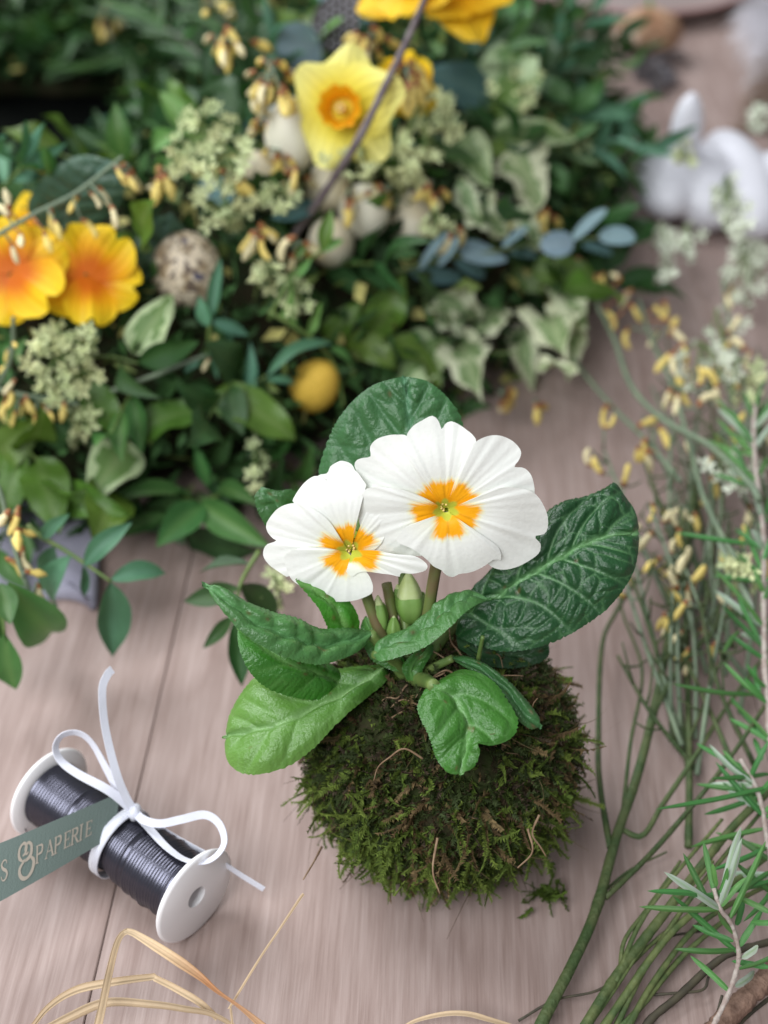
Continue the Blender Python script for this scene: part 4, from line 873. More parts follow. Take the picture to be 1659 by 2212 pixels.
# ------------------------------------------------------------------ sprigs placed by hand
def W3(p): return WS(p[0], p[1], p[2] if len(p) > 2 else .012)
def sprig(name, label, stem, leaves, m, kind='lance', sm='stem_green', r=.0009, group=None, place=W3, cat='sprig'):
    pts = [place(p) for p in stem]
    s = root(name, pts[0], label, cat, group)
    tube('stem', pts, [r, r * .6], M[sm], s, sides=6)
    for lf in leaves:
        (bu, bv, tu, tv, wr), ex = lf[:5], lf[5:]
        ob, ot = (ex[0], ex[1]) if len(ex) > 1 else (.014, .022)
        k = ex[2] if len(ex) > 2 else kind; mm = ex[3] if len(ex) > 3 else m
        A_, B_ = place((bu, bv, ob)), place((tu, tv, ot))
        if np.linalg.norm(B_ - A_) > .05: B_ = PT(tu, tv, (A_ - EYE) @ FWD - .006)
        put_leaf(s, A_, B_, wr, k, mm)
    return s
def free(p): return PZ(p[0], p[1], p[2])
sprig('privet_sprig', 'privet sprig with blue green leaves arching over the table from the wreath front', [(60, 1135, .052), (90, 1160, .050), (150, 1195, .046), (240, 1256, .040)],
      [(238, 1254, 360, 1236, .38, .040, .036), (240, 1258, 243, 1416, .40, .040, .010), (182, 1222, 283, 1128, .34, .044, .055), (155, 1200, 118, 1312, .42, .046, .022), (118, 1180, 92, 1275, .38, .048, .026), (180, 1222, 181, 1290, .22, .044, .028), (90, 1162, 150, 1110, .35, .050, .060)], 'blue', place=free)
sprig('privet_sprig', 'dark privet sprig hanging down over the lilac cloth', [(-30, 1230, .05), (0, 1290, .045), (10, 1370, .035)],
      [(10, 1368, 34, 1490, .46, .035, .012), (-12, 1290, 12, 1395, .5, .046, .03), (18, 1258, 116, 1377, .40, .050, .012), (-10, 1330, -40, 1430, .4, .04, .02), (0, 1260, 22, 1350, .5, .05, .045)], 'privet', place=free)
sprig('privet_sprig', 'mid green privet sprig below the pale green blossom tail', [(520, 1020), (470, 1070), (420, 1080)],
      [(440, 1090, 338, 1182, .44, .02, .02), (432, 1086, 585, 1182, .30, .02, .02), (425, 1075, 195, 1098, .16, .015, .02), (470, 1062, 560, 1090, .3), (450, 1050, 420, 960, .3), (360, 1110, 250, 1160, .3, .012, .01)], 'privet')
sprig('privet_sprig', 'nearly black privet sprig drooping from the wreath front behind the primrose leaves', [(560, 1190, .045), (520, 1260, .040), (505, 1340, .032)],
      [(505, 1345, 522, 1482, .34, .032, .012), (515, 1270, 400, 1300, .36, .04, .03), (520, 1262, 600, 1330, .4, .04, .02), (540, 1220, 430, 1235, .34, .043, .04), (505, 1330, 440, 1400, .3, .032, .02)], 'deep', place=free)
big = [("leaf with a pale blotch beside the yellow egg", 462, 850, 642, 948, .50), ("under the lone broom twig", 285, 940, 446, 882, .56), ("hanging under the pale blossom spike", 182, 828, 252, 940, .58), ("pointing at the table above the privet sprig", 278, 958, 192, 1078, .62),
       ("with its tip down beside the black gap", 232, 1060, 205, 1170, .5), ("at the wreath edge below the broom buds", -20, 1000, 102, 895, .5), ("beside the speckled egg", 288, 765, 372, 636, .56), ("curling over the shaded front", 60, 1075, 275, 1112, .34), ("standing upright on the shaded front", 8, 1105, 48, 972, .46), ("between yellow egg and variegated leaves", 848, 825, 978, 725, .66)]
for i, (t, bu, bv, tu, tv, wr) in enumerate(big):
    kind_m = 'varieg_green' if i in (9, 3, 6) else 'laurel'
    s = root('laurel_leaf', WS(bu, bv, .008), 'broad glossy green leaf ' + t, 'leaf', 'broad leaves in the wreath')
    put_leaf(s, WS(bu, bv, .026), WS(tu, tv, .034), wr, 'ovate', kind_m, name='blade')
    tube('stalk', [WS(bu, bv, -.004), WS(bu, bv, .014), WS(bu, bv, .026)], .0008, M['stem_green'], s, sides=5)
sprig('willow_sprig', 'slender blue green sprig rising in front of the speckled egg', [(452, 800, .012), (450, 740, .03), (455, 690, .04), (472, 590, .045)],
      [(456, 690, 476, 556, .22, .042, .05), (450, 705, 430, 640, .5, .04, .045), (455, 692, 537, 724, .34, .04, .04), (432, 780, 398, 806, .4, .03, .03), (450, 760, 470, 820, .25, .03, .03), (505, 760, 490, 700, .3, .02, .03), (530, 860, 540, 735, .22, .02, .03)], 'blue')
sprig('willow_sprig', 'slender sprig with folded blue green leaves above the yellow egg', [(520, 900), (540, 840, .03), (575, 812, .038)],
      [(578, 812, 722, 738, .20, .038, .05), (552, 815, 518, 935, .24, .036, .03), (570, 820, 640, 830, .25, .03, .03), (520, 860, 470, 850, .3, .02, .025)], 'blue')
sprig('fresh_sprig', 'bright lime green sprig with small upright leaves above the yellow egg', [(580, 672, .04), (640, 708, .045), (690, 745, .045), (728, 800, .04), (742, 880, .03)],
      [(712, 755, 762, 790, .46, .046, .045), (664, 728, 692, 652, .34, .046, .06), (640, 705, 630, 618, .22, .046, .06), (600, 690, 650, 652, .3, .04, .045), (728, 800, 742, 862, .18, .04, .03)], 'lime')
sprig('fresh_sprig', 'bright lime green sprig crossing the lowest cream egg', [(582, 690, .035), (600, 650, .045), (640, 590, .05), (690, 545, .05), (735, 520, .05)],
      [(697, 545, 716, 452, .36, .05, .06, 'lance', 'laurel'), (690, 545, 742, 518, .45, .05, .052), (640, 600, 672, 560, .3, .05, .055), (628, 640, 640, 590, .4), (610, 640, 660, 560, .2), (640, 560, 662, 520, .4, .045, .05, 'lance', 'laurel')], 'lime')
s = root('tulip_leaf', WS(795, 525, .005), 'single smooth bright green leaf leaning between two cream eggs', 'leaf')
put_leaf(s, WS(792, 528, .02), WS(846, 412, .055), .46, 'lance', 'laurel', name='blade')
tube('stalk', [WS(795, 530, .0), WS(792, 528, .02)], .0008, M['stem_green'], s, sides=5)
sprig('eucalyptus_sprig', 'eucalyptus sprig with round blue grey leaves reaching out over the bare table', [(850, 590, .03), (950, 562, .036), (1060, 545, .044), (1180, 522, .060), (1240, 518, .066), (1310, 512, .068)],
      [(1078, 545, 1004, 560, .80, .041, .045), (945, 575, 990, 512, .36, .036, .05), (905, 585, 968, 500, .22, .034, .05), (1240, 522, 1166, 530, .72, .066, .066), (1236, 520, 1311, 450, .30, .066, .078), (1292, 512, 1374, 512, .60, .068, .068),
       (1085, 535, 1142, 488, .24, .041, .055), (1098, 548, 1172, 562, .26, .040, .032, 'round', 'euc_dark'), (1255, 528, 1325, 548, .24, .044, .036, 'round', 'euc_dark'), (880, 585, 1000, 600, .22, .03, .026, 'round', 'euc_dark'), (980, 565, 1050, 595, .3, .034, .028, 'round', 'euc_dark')], 'euc', 'round', sm='broom_pale')
sprig('eucalyptus_sprig', 'eucalyptus sprig with round grey leaves behind the yellow daffodil', [(790, 60), (740, 45, .03), (690, 80, .035), (650, 110, .03)],
      [(692, 92, 598, 108, .80, .035, .04), (738, 35, 690, -30, .7, .035, .05), (690, 90, 740, 40, .25, .035, .05, 'round', 'lime'), (560, 20, 480, -20, .6), (740, 40, 780, -20, .6, .03, .05)], 'euc', 'round')
sprig('eucalyptus_sprig', 'small grey eucalyptus sprig left of the daffodil petals', [(640, 310), (630, 280, .025), (590, 270, .03)],
      [(638, 286, 628, 222, .9, .028, .04, 'round', 'euc_dark'), (590, 290, 584, 228, .7, .03, .04), (560, 290, 530, 260, .6, .02, .03, 'round', 'euc_dark'), (548, 290, 540, 220, .2, .03, .05, 'lance', 'blue')], 'euc', 'round')
sprig('eucalyptus_sprig', 'grey eucalyptus sprig hanging among the pale blossoms', [(540, 350), (520, 375, .026), (500, 385, .03)],
      [(508, 372, 486, 445, .6, .03, .03, 'round', 'euc_dark'), (535, 385, 548, 450, .6, .03, .03, 'round', 'euc_dark'), (585, 472, 698, 438, .36, .03, .035, 'lance', 'euc_dark'), (470, 380, 440, 430, .5, .02, .02)], 'euc', 'round')
sprig('privet_sprig', 'dull green sprig standing over the dark hollow of the wreath', [(300, 350), (275, 340, .02), (260, 300, .03)],
      [(270, 345, 248, 222, .46, .022, .045), (425, 305, 345, 196, .40, .02, .04, 'lance', 'lime'), (310, 255, 192, 266, .24, .02, .03, 'lance', 'blue'), (340, 270, 290, 330, .4), (330, 320, 390, 290, .5, .02, .03, 'lance', 'lime'), (372, 345, 330, 370, .5, .02, .02, 'lance', 'lime')], 'privet')
sprig('privet_sprig', 'narrow leaved green sprig above the orange primroses', [(-20, 430), (20, 390, .03), (50, 360, .04)],
      [(45, 360, 62, 262, .22, .04, .07), (50, 360, 92, 262, .22, .04, .07), (50, 380, 145, 308, .24, .04, .06), (30, 390, 120, 372, .22, .035, .045), (10, 400, 0, 320, .3), (40, 350, 10, 290, .2, .03, .05)], 'blue', kind='lance')
vg = [(1100, 325, 1168, 450, .74), (1008, 430, 1094, 512, .62), (940, 636, 1034, 690, .66), (1030, 722, 1096, 660, .86), (995, 738, 1036, 856, .52), (1108, 448, 1164, 542, .48), (1198, 618, 1268, 706, .44), (1180, 688, 1218, 764, .62), (1128, 690, 1152, 846, .36), (1252, 716, 1228, 824, .32), (1160, 800, 1250, 800, .3), (990, 390, 1042, 492, .42), (925, 660, 985, 720, .5)]
sprig('variegated_sprig', 'sprig of cream edged variegated leaves hanging off the wreath beside the primrose', [(900, 600), (960, 650, .02), (1020, 720, .026), (1080, 710, .028), (1180, 700, .03)], [(x + (.024, .03)) for x in vg[2:5] + vg[6:11] + vg[12:]], 'varieg', 'varieg', sm='twig')
sprig('variegated_sprig', 'sprig of pale cream variegated leaves above the eucalyptus sprig', [(960, 420), (1040, 420, .02), (1110, 430, .03)], [(x + (.028, .034)) for x in vg[:2] + [vg[5], vg[11]]], 'varieg', 'varieg', sm='twig')
tr = [(1090, 225, 1112, 88, .62, 'varieg_green', 'ovate'), (1062, 225, 908, 150, .52, 'euc_dark', 'ovate'), (1050, 290, 1250, 300, .34, 'varieg_green', 'ovate'), (1040, 320, 1180, 380, .4, 'laurel', 'ovate'), (1000, 300, 1060, 400, .5, 'varieg_green', 'ovate'), (1150, 180, 1240, 220, .55, 'privet', 'ovate'), (1120, 60, 1130, -10, .6, 'privet', 'ovate'), (1230, 240, 1310, 170, .45, 'dark', 'ovate'), (1180, 360, 1220, 420, .6, 'dark', 'ovate'), (1080, 260, 1160, 150, .5, 'laurel', 'ovate'), (930, 90, 1010, 210, .3, 'lime', 'lance'), (1010, 120, 1060, 60, .5, 'blue', 'ovate')]
sprig('leafy_branch', 'loose leafy branch with light and dark green leaves on the far rim of the wreath', [(960, 260), (1040, 240, .02), (1120, 220, .025), (1230, 240, .025)], [(x[0], x[1], x[2], x[3], x[4], .02, .032, x[6], x[5]) for x in tr], 'laurel', 'ovate')
# wrinkled primula leaves behind the orange flowers
pr = root('primula_leaf', WS(150, 470, .005), 'wrinkled grey green primula leaf standing behind the orange primroses', 'leaf')
def wpl(u, v, o): return WS(u, v, o)
hero_leaf('blade', [(90, 500, .02), (60, 450, .03), (85, 395, .045), (130, 355, .055), (180, 335, .06), (235, 345, .06)], [(180, 500, .02), (230, 470, .03), (262, 430, .045), (270, 390, .055), (260, 360, .06), (235, 345, .06)], pr, (.045, .105, .085), (.09, .17, .13), place=wpl, seed=41, nl=70, nc=26, cell=.006, amp=.0009, mat_=M['wrinkle'])
pr = root('primula_leaf', WS(330, 600, .005), 'wrinkled grey green primula leaf behind the speckled egg', 'leaf')
hero_leaf('blade', [(290, 600, .015), (285, 540, .025), (320, 480, .035), (370, 462, .04)], [(360, 610, .015), (395, 560, .02), (400, 500, .03), (370, 462, .04)], pr, (.045, .105, .085), (.09, .17, .13), place=wpl, seed=42, nl=60, nc=22, cell=.006, amp=.0009, mat_=M['wrinkle'])

# ------------------------------------------------------------------ filler sprigs that make up the body of the wreath
fill_proto = []
rf2 = np.random.RandomState(8)
made = 0; tries = 0; placed = []
LM = [(WS(403, 582, .018), 'the speckled quail egg'), (WS(681, 832, .006), 'the yellow egg'), (WS(786, 455, .02), 'the cream eggs'), (WS(738, 240, .05), 'the orange trumpet daffodil'), (WS(110, 590, .03), 'the orange primroses'), (WS(150, 785, .03), 'the pale green blossom spike'), (WS(1060, 700, .02), 'the variegated sprig'), (WS(1140, 390, .02), 'the pale variegated leaves'), (WS(1120, 190, .02), 'the far rim of the wreath'), (WS(980, 20, .05), 'the deep yellow daffodil'), (WS(430, 330, .03), 'the hollow edge blossoms'), (WS(350, 60, .02), 'the shaded needle fronds'), (WS(230, 45, .03), 'the far side yellow buds'), (WS(450, 18, .03), 'the far yellow bud cluster'), (WS(490, 100, .03), 'the wide yellow bud cluster'), (WS(745, 40, .03), 'the spotted feather'), (WS(100, 60, .02), 'the short drooping frond'), (WS(60, 300, .0), 'the black hollow'), (WS(620, 60, .02), 'the round grey eucalyptus leaf'), (WS(930, 270, .03), 'the upright blossom spray'), (WS(1250, 240, .01), 'the loose leafy branch'), (WS(240, 1060, .02), 'the lilac cloth'), (WS(560, 985, .01), 'the hanging blossom tail'), (WS(370, 900, .02), 'the lone broom twig'), (WS(1040, 555, .04), 'the reaching eucalyptus sprig'), (WS(170, 400, .04), 'the wrinkled primula leaf'), (WS(450, 1070, .02), 'the shaded wreath front')]
KEEP = [(*uv_, r_, (WS(uv_[0], uv_[1], o_) - EYE) @ FWD) for uv_, r_, o_ in (((403, 582), 84, .018), ((681, 832), 58, .012), ((706, 408), 40, .022), ((786, 455), 44, .026), ((882, 470), 40, .018), ((714, 522), 42, .019), ((628, 292), 55, .046), ((196, 598), 125, .034), ((60, 560), 140, .034), ((740, 236), 140, .066), ((745, 30), 70, .05), ((1040, 555), 60, .04), ((1130, 520), 50, .05), ((140, 785), 95, .034), ((985, 20), 110, .07), ((450, 330), 80, .045), ((1050, 720), 90, .03), ((1200, 700), 70, .03))]
def in_way(*ps):
    for p in ps:
        u_, v_ = proj(p); t_ = (p - EYE) @ FWD
        if any((u_ - k[0]) ** 2 + (v_ - k[1]) ** 2 < k[2] ** 2 and t_ < k[3] + .016 for k in KEEP): return True
    return False
def near(p): return LM[int(np.argmin([np.linalg.norm(np.asarray(p) - q) for q, _ in LM]))][1]
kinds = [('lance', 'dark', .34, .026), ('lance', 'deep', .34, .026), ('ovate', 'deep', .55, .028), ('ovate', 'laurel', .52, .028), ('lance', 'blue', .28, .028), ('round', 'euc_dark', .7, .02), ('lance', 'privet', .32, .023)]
FL = {'deep': 'almost black green leafy sprig', 'privet': 'dark privet sprig pushed into the body of the wreath', 'dark': 'dark green leafy sprig deep in the body of the wreath', 'laurel': 'olive green leafy sprig in the body of the wreath', 'blue': 'slim blue green sprig in the body of the wreath', 'euc_dark': 'dull grey green eucalyptus sprig in the body of the wreath'}
FG = {}
while made < 130 and tries < 6000:
    tries += 1
    ph = rf2.uniform(0, 2 * np.pi); be = rf2.uniform(.05, np.pi - .05)
    rh = WR + WA * .92 * math.cos(be); p = np.array([WC[0] + rh * math.cos(ph), WC[1] + rh * math.sin(ph), WH * .86 * math.sin(be) + .008])
    u, v = proj(p)
    if not (-40 < u < 1240 and -60 < v < 1330): continue
    if u > 560 and v > 880: continue
    if u < 300 and 120 < v < 470: continue
    if in_way(p, p + unit([0, -.5, .8]) * .03): continue
    if placed and min(np.linalg.norm(p - q) for q in placed) < .0235: continue
    placed.append(p)
    n = unit([math.cos(be) * math.cos(ph), math.cos(be) * math.sin(ph), math.sin(be)]); tg = np.array([-math.sin(ph), math.cos(ph), 0])
    k = rf2.choice(len(kinds), p=[.20, .20, .10, .14, .11, .07, .18])
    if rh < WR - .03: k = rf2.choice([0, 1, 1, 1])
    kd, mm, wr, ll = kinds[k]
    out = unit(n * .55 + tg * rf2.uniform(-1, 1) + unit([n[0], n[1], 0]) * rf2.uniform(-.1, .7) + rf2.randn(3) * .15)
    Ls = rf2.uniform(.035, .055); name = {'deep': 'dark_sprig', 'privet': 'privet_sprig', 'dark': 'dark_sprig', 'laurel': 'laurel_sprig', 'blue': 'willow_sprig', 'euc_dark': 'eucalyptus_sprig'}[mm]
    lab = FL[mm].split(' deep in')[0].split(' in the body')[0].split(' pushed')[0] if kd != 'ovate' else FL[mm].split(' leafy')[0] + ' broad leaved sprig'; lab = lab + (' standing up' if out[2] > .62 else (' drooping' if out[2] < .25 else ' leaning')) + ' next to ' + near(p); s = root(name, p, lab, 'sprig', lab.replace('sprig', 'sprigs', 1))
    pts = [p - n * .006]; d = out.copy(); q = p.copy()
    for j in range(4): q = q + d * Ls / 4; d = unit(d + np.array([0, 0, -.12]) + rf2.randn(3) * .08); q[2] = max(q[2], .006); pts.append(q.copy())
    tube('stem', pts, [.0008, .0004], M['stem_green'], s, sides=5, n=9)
    P = spline(pts, 30); side = unit(np.cross(out, n))
    nl_ = 7 if kd != 'ovate' else 5
    for j in range(nl_):
        f = .18 + .82 * j / (nl_ - 1); o = P[int(f * 29)]; sg = 1 if j % 2 else -1
        dl = unit(out * (.75 if j < nl_ - 1 else 2) + side * sg * .9 * (j < nl_ - 1) + n * rf2.uniform(-.1, .5) + rf2.randn(3) * .15)
        e = o + dl * ll * rf2.uniform(.75, 1.2); e[2] = max(e[2], .006)
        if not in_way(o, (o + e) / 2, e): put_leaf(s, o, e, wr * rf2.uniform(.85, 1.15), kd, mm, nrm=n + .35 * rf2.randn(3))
    made += 1
# narrow needle fronds over the dark far-left part
for i, (bu, bv, tu, tv) in enumerate(((520, 200, 230, 30), (470, 120, 180, -30), (620, 60, 330, -20), (150, 60, -10, 120), (360, 150, 180, 170), (560, 170, 420, 30))):
    A, B = WS(bu, bv, .015), WS(tu, tv, .03)
    lab = 'long dark frond of narrow needles ' + ('crossing behind the pale blossom cluster', 'running off past the yellow bud cluster', 'behind the grey eucalyptus', 'short and drooping at the hollow rim', 'hanging into the black hollow', 'rising between two yellow bud clusters')[i]
    s = root('needle_frond', A, lab, 'frond', 'needle fronds on the shaded side')
    P = spline([A, (A + B) / 2 + np.array([0, 0, .012]), B], 30); tube('stem', [P[0], P[15], P[29]], [.0012, .0006], M['twig'], s, sides=5)
    d0 = unit(B - A); sd = unit(np.cross(d0, [0, 0, 1]))
    for j in range(26):
        o = P[int(2 + j)]; sg = 1 if j % 2 else -1; dl = unit(d0 * .8 + sd * sg * rf2.uniform(.4, .9) + np.array([0, 0, rf2.uniform(-.1, .6)]))
        put_leaf(s, o, o + dl * rf2.uniform(.022, .034), .12, 'needle', 'deep' if j % 3 else 'dark', name='needle')

# ------------------------------------------------------------------ blossoms, buds
def florets(label, ell, n, m='floret', size=.0046, stem=None, group=None, off=.03, place=None, name='blossom_panicle', seed=0):
    rg = np.random.RandomState(seed + int(ell[0]))
    u0, v0, ru, rv = ell
    base = WS(u0 + ru * .2, v0 + rv * .9, .004) if place is None else place(u0, v0 + rv, .004)
    pl = place or WS
    s = root(name, base, label, 'blossom', group)
    top = pl(u0 - ru * .2, v0 - rv * .9, off + .02); mid = pl(u0, v0, off)
    tube('stem', [base, mid, top], [.0008, .0004], M['stem_green'], s, sides=5)
    P = spline([base, mid, top], 20)
    for i in range(n):
        a = rg.uniform(0, 6.28); r = math.sqrt(rg.rand())
        u, v = u0 + ru * r * math.cos(a), v0 + rv * r * math.sin(a)
        p = pl(u, v, off + rg.uniform(-.008, .022)); nn = unit(unit(EYE - p) + np.array([0, 0, .6]) + rg.randn(3) * .8); sz = size * rg.uniform(.65, 1.2)
        obj('floret', rg.choice(FLO[m]), s, basis(rg.randn(3), nn, p, sz, sz, sz))
        if i % 2 == 0: tube('pedicel', [P[np.argmin(((P - p) ** 2).sum(1))], p - nn * sz * .6], .00035, M['stem_green'], s, sides=4, n=3)
    return s
for i, (t, ell, n) in enumerate((("spike of pale green star blossoms below the orange primroses", (140, 785, 85, 95), 56), ("yellowish blossom tail dropping below the pale green spike", (190, 930, 45, 55), 14), ("pale blossom cluster over the dark hollow edge", (450, 330, 85, 105), 58), ("creamy blossom cluster just above the speckled egg", (500, 465, 60, 38), 24), ("upright pale blossom spray right of the daffodil", (930, 270, 66, 80), 46), ("hanging pale blossom tail left of the primrose flower", (562, 985, 36, 75), 18), ("pale blossoms directly under the daffodil", (800, 345, 110, 40), 36), ("small blossom tip beside the rightmost cream egg", (945, 478, 40, 28), 10), ("drooping blossom bit behind the small white primrose flower", (600, 1275, 40, 36), 8), ("pale blossoms on the far rim of the wreath", (1120, 190, 70, 80), 16), ("lone blossom spike poking out over bare table", (1270, 340, 22, 36), 8), ("sparse blossoms between speckled egg and cream eggs", (580, 600, 34, 38), 10), ("pale blossoms beside the beige egg", (600, 420, 55, 40), 18), ("pale blossoms between daffodil and upright spray", (880, 390, 40, 34), 14), ("pale blossoms right below the lime sprig", (640, 640, 40, 36), 8))):
    florets(t, ell, n, seed=i, off=(.012 if i in (5, 8, 10) else (.045 if i in (2, 4, 6) else .034)))
def buds_at(parent, pts, size=.008, pale=.3, rg=None, drop=True, axis=None):
    for p in pts:
        d = unit(np.array([rg.randn() * .5, -.3 + rg.randn() * .4, -.7 if drop else .4]) + (axis if axis is not None else 0)); sz = size * rg.uniform(.8, 1.2)
        obj('bud', BUDS[(1 if rg.rand() < pale else 0) + 2 * rg.randint(3)], parent, basis(d, rg.randn(3), p, sz, sz, sz))
def broom(label, stem, budpx, off, group=None, size=.0085, pale=.35, r=.0009, place=WS, sm='broom_stem', seed=1, name='broom_sprig', drop=True):
    rg = np.random.RandomState(seed)
    pts = [place(*p) for p in stem]; s = root(name, pts[0], label, 'sprig', group)
    tube('stem', pts, [r, r * .72], M[sm], s, sides=12, wob=.012, ridge=.13, node=6, n=70)
    P = spline(pts, 60); uv = np.array([proj(p) for p in P])
    for (u, v) in budpx:
        k = np.argmin((uv[:, 0] - u) ** 2 + (uv[:, 1] - v) ** 2); t = (P[k] - EYE) @ FWD
        p = PT(u, v, t + rg.uniform(-.006, .004)); 
        d = unit(p - P[k]) if np.linalg.norm(p - P[k]) > .004 else unit([rg.randn(), -.4, -.8]); sz = size * rg.uniform(.85, 1.2)
        if place is not WS and size > .009: d = unit(UP * rg.choice([-1.0, -1.0, 1.0]) + RIGHT * rg.randn() * .55 + FWD * rg.randn() * .4)
        d = unit(d + np.array([0, -.2, -.35 if drop else .1]) + rg.randn(3) * .25)
        a = p - d * sz * .5
        obj('bud', BUDS[(1 if rg.rand() < pale else 0) + 2 * rg.randint(3)], s, basis(d, rg.randn(3), a, sz, sz, sz))
        if np.linalg.norm(a - P[k]) > .002: tube('bud_stalk', [P[k], a], .0005, M['bud_calyx'] if rg.rand() < .4 else M[sm], s, sides=4, n=3)
    return s
broom('broom stem with yellow brown buds lying across the orange primroses', [(-30, 522, .06), (75, 462, .062), (167, 415, .065), (265, 338, .07)], [(204, 432), (246, 469), (192, 494), (125, 498), (104, 523), (33, 548), (8, 457), (46, 519), (112, 477), (270, 385), (285, 395), (262, 375), (14, 430), (160, 440), (225, 425)], 0, seed=51)
broom('short broom tip with one white bud over broad leaves', [(240, 845, .03), (358, 802, .042), (443, 768, .05)], [(446, 788)], 0, seed=52, size=.006, pale=1)
broom('upright broom stem tip beside the pale blossom spike', [(-5, 835, .03), (25, 769, .05), (29, 686, .07)], [(10, 800), (30, 745), (18, 770)], 0, seed=53, size=.005, pale=.6)
broom('broom stem with orange and white buds at the wreath edge below the blossom spike', [(-20, 838, .04), (60, 855, .042), (125, 865, .044), (170, 874, .044)], [(8, 886), (46, 886), (75, 915), (20, 836), (112, 886), (104, 902), (66, 877), (30, 905), (90, 890), (135, 890), (14, 860)], 0, seed=54, size=.0075)
broom('drooping broom stem with red based yellow buds hanging past the cloth', [(-25, 1020, .075), (0, 1063, .07), (20, 1140, .06), (43, 1223, .05), (69, 1294, .04)], [(40, 1166), (60, 1150), (30, 1226), (78, 1238), (60, 1205), (82, 1288), (4, 1120), (34, 1118), (28, 1130)], 0, seed=55, size=.0080, place=lambda u, v, z: PZ(u, v, z))
ycl = [(("hanging over the dark far side"), (230, 45, 42, 36), 14), ("above the dark fronds", (350, 40, 28, 30), 8), ("at the far edge between fronds", (450, 18, 50, 28), 14), ("over the needle fronds", (490, 100, 80, 32), 18), ("left of the daffodil", (588, 185, 50, 60), 26), ("behind the daffodil", (800, 95, 70, 30), 12), ("next to the white egg", (570, 280, 34, 26), 7), ("around the beige egg", (640, 385, 36, 26), 6), ("among the cream eggs", (840, 425, 60, 26), 5), ("between cream eggs and stem", (755, 430, 20, 40), 5), ("below the variegated sprig", (1082, 862, 26, 24), 5), ("hanging lowest beside the variegated sprig", (1155, 884, 14, 20), 3), ("above the primula leaf", (275, 385, 30, 24), 5), ("right of the daffodil trumpet", (880, 180, 40, 55), 26), ("under the eucalyptus tip", (1225, 572, 40, 18), 4), ("near the variegated cream leaves", (1180, 480, 30, 20), 4), ("just below the cream eggs", (640, 545, 40, 26), 7), ("between the twig and the speckled egg", (560, 520, 34, 30), 6), ("around the hanging grey eucalyptus", (500, 400, 40, 26), 6), ("right of the cream eggs", (930, 415, 34, 26), 6), ("above the eucalyptus stem", (985, 520, 30, 22), 4), ("left of the hollow edge blossoms", (350, 400, 30, 24), 4), ("under the white egg", (600, 340, 34, 24), 7)]
for i, (t, e, n) in enumerate(ycl):
    rg = np.random.RandomState(60 + i); off = .02 if i in (10, 11, 14, 15) else (.062 if i in (4, 5, 13) else (.052 if i < 4 else .038))
    b0 = WS(e[0], e[1] - e[3], .004); s = root('broom_sprig', b0, 'cluster of yellow broom buds ' + t, 'buds')
    c = WS(e[0], e[1] - e[3] * .6, off + .012); tube('stem', [b0, WS(e[0] + 4, e[1] - e[3], off * .6), c], .0007, M['broom_stem'], s, sides=5)
    for j in range(n):
        a = rg.uniform(0, 6.28); r_ = math.sqrt(rg.rand()); p = WS(e[0] + e[2] * r_ * math.cos(a), e[1] + e[3] * r_ * math.sin(a), off + rg.uniform(-.006, .012))
        d = unit(p - c + np.array([0, 0, -.004])); sz = .0112 * rg.uniform(.8, 1.15) * (1.15 if i == 13 else 1)
        obj('bud', BUDS[(1 if rg.rand() < (.3 if i != 13 else 0) else 0) + 2 * rg.randint(3)], s, basis(d, rg.randn(3), p - d * sz * .5, sz, sz, sz))
        if j % 3 < 2: tube('bud_stalk', [c, p - d * sz * .5], .00045, M['broom_stem'], s, sides=4, n=3)
# bare purple twig
tw = root('bare_twig', WS(585, 585, .0), 'thin bare purple brown twig leaning across the daffodil', 'twig')
tube('twig', [WS(585, 585, .0), WS(640, 500, .022), WS(700, 418, .045), WS(775, 300, .075), WS(835, 180, .09), WS(885, 75, .10), WS(920, -10, .11), WS(935, -70, .115)], [.0016, .0017, .0015, .0013], M['twig'], tw, sides=8, wob=.06, n=60)
tube('side_bud', [WS(833, 182, .09), WS(842, 168, .092), WS(846, 158, .093)], [.0012, .0008], M['twig'], tw, sides=6)

# ------------------------------------------------------------------ eggs
def egg(name, u, v, r, m, label, off, tilt=(0, 0, 1), long=1.28, group=None):
    p = WS(u, v, off); ax = unit(tilt)
    t = np.linspace(0, np.pi, 22); rr = r * np.sin(t) * (1 + .10 * np.cos(t)); z = -r * long * np.cos(t)
    me = mesh_data(name, lathe(np.stack([rr, z], 1), 28).reshape(-1, 3), gridfaces(22, 28, True), M[m])
    o = obj(name, me, None, basis(np.cross(ax, [.3, .2, .9]) if abs(ax[2]) < .95 else [1, 0, 0], ax, p))
    return tag(o, label, 'egg', group)
egg('quail_egg', 403, 582, .0142, 'quail', 'brown speckled quail egg standing beside the orange primrose', .018, (.15, -.25, 1), 1.15)
egg('egg', 681, 832, .0098, 'egg_yellow', 'mustard yellow egg tucked low into the wreath front', .012, (.5, -.3, 1), 1.3)
egg('egg', 706, 408, .0105, 'egg_cream', 'beige egg directly behind the leaning twig', .022, (.3, -.2, 1), 1.12)
egg('egg', 786, 455, .0108, 'egg_white', 'cream egg half hidden by the single smooth green leaf', .026, (.2, -.3, 1), 1.15)
egg('egg', 882, 470, .0102, 'egg_cream', 'cream egg with a blossom tip against its right side', .018, (.3, .2, 1), 1.12)
egg('egg', 714, 522, .0096, 'egg_cream', 'lowest cream egg crossed by the lime green sprig', .019, (-.2, -.3, 1), 1.15)
egg('egg', 628, 292, .0105, 'egg_white', 'white egg against the left side of the daffodil', .046, (-.2, .1, 1), 1.5)
egg('egg', 566, 392, .0110, 'egg_cream', 'beige egg hidden behind yellow buds and pale blossoms', .022, (-.4, .1, 1), 1.2)

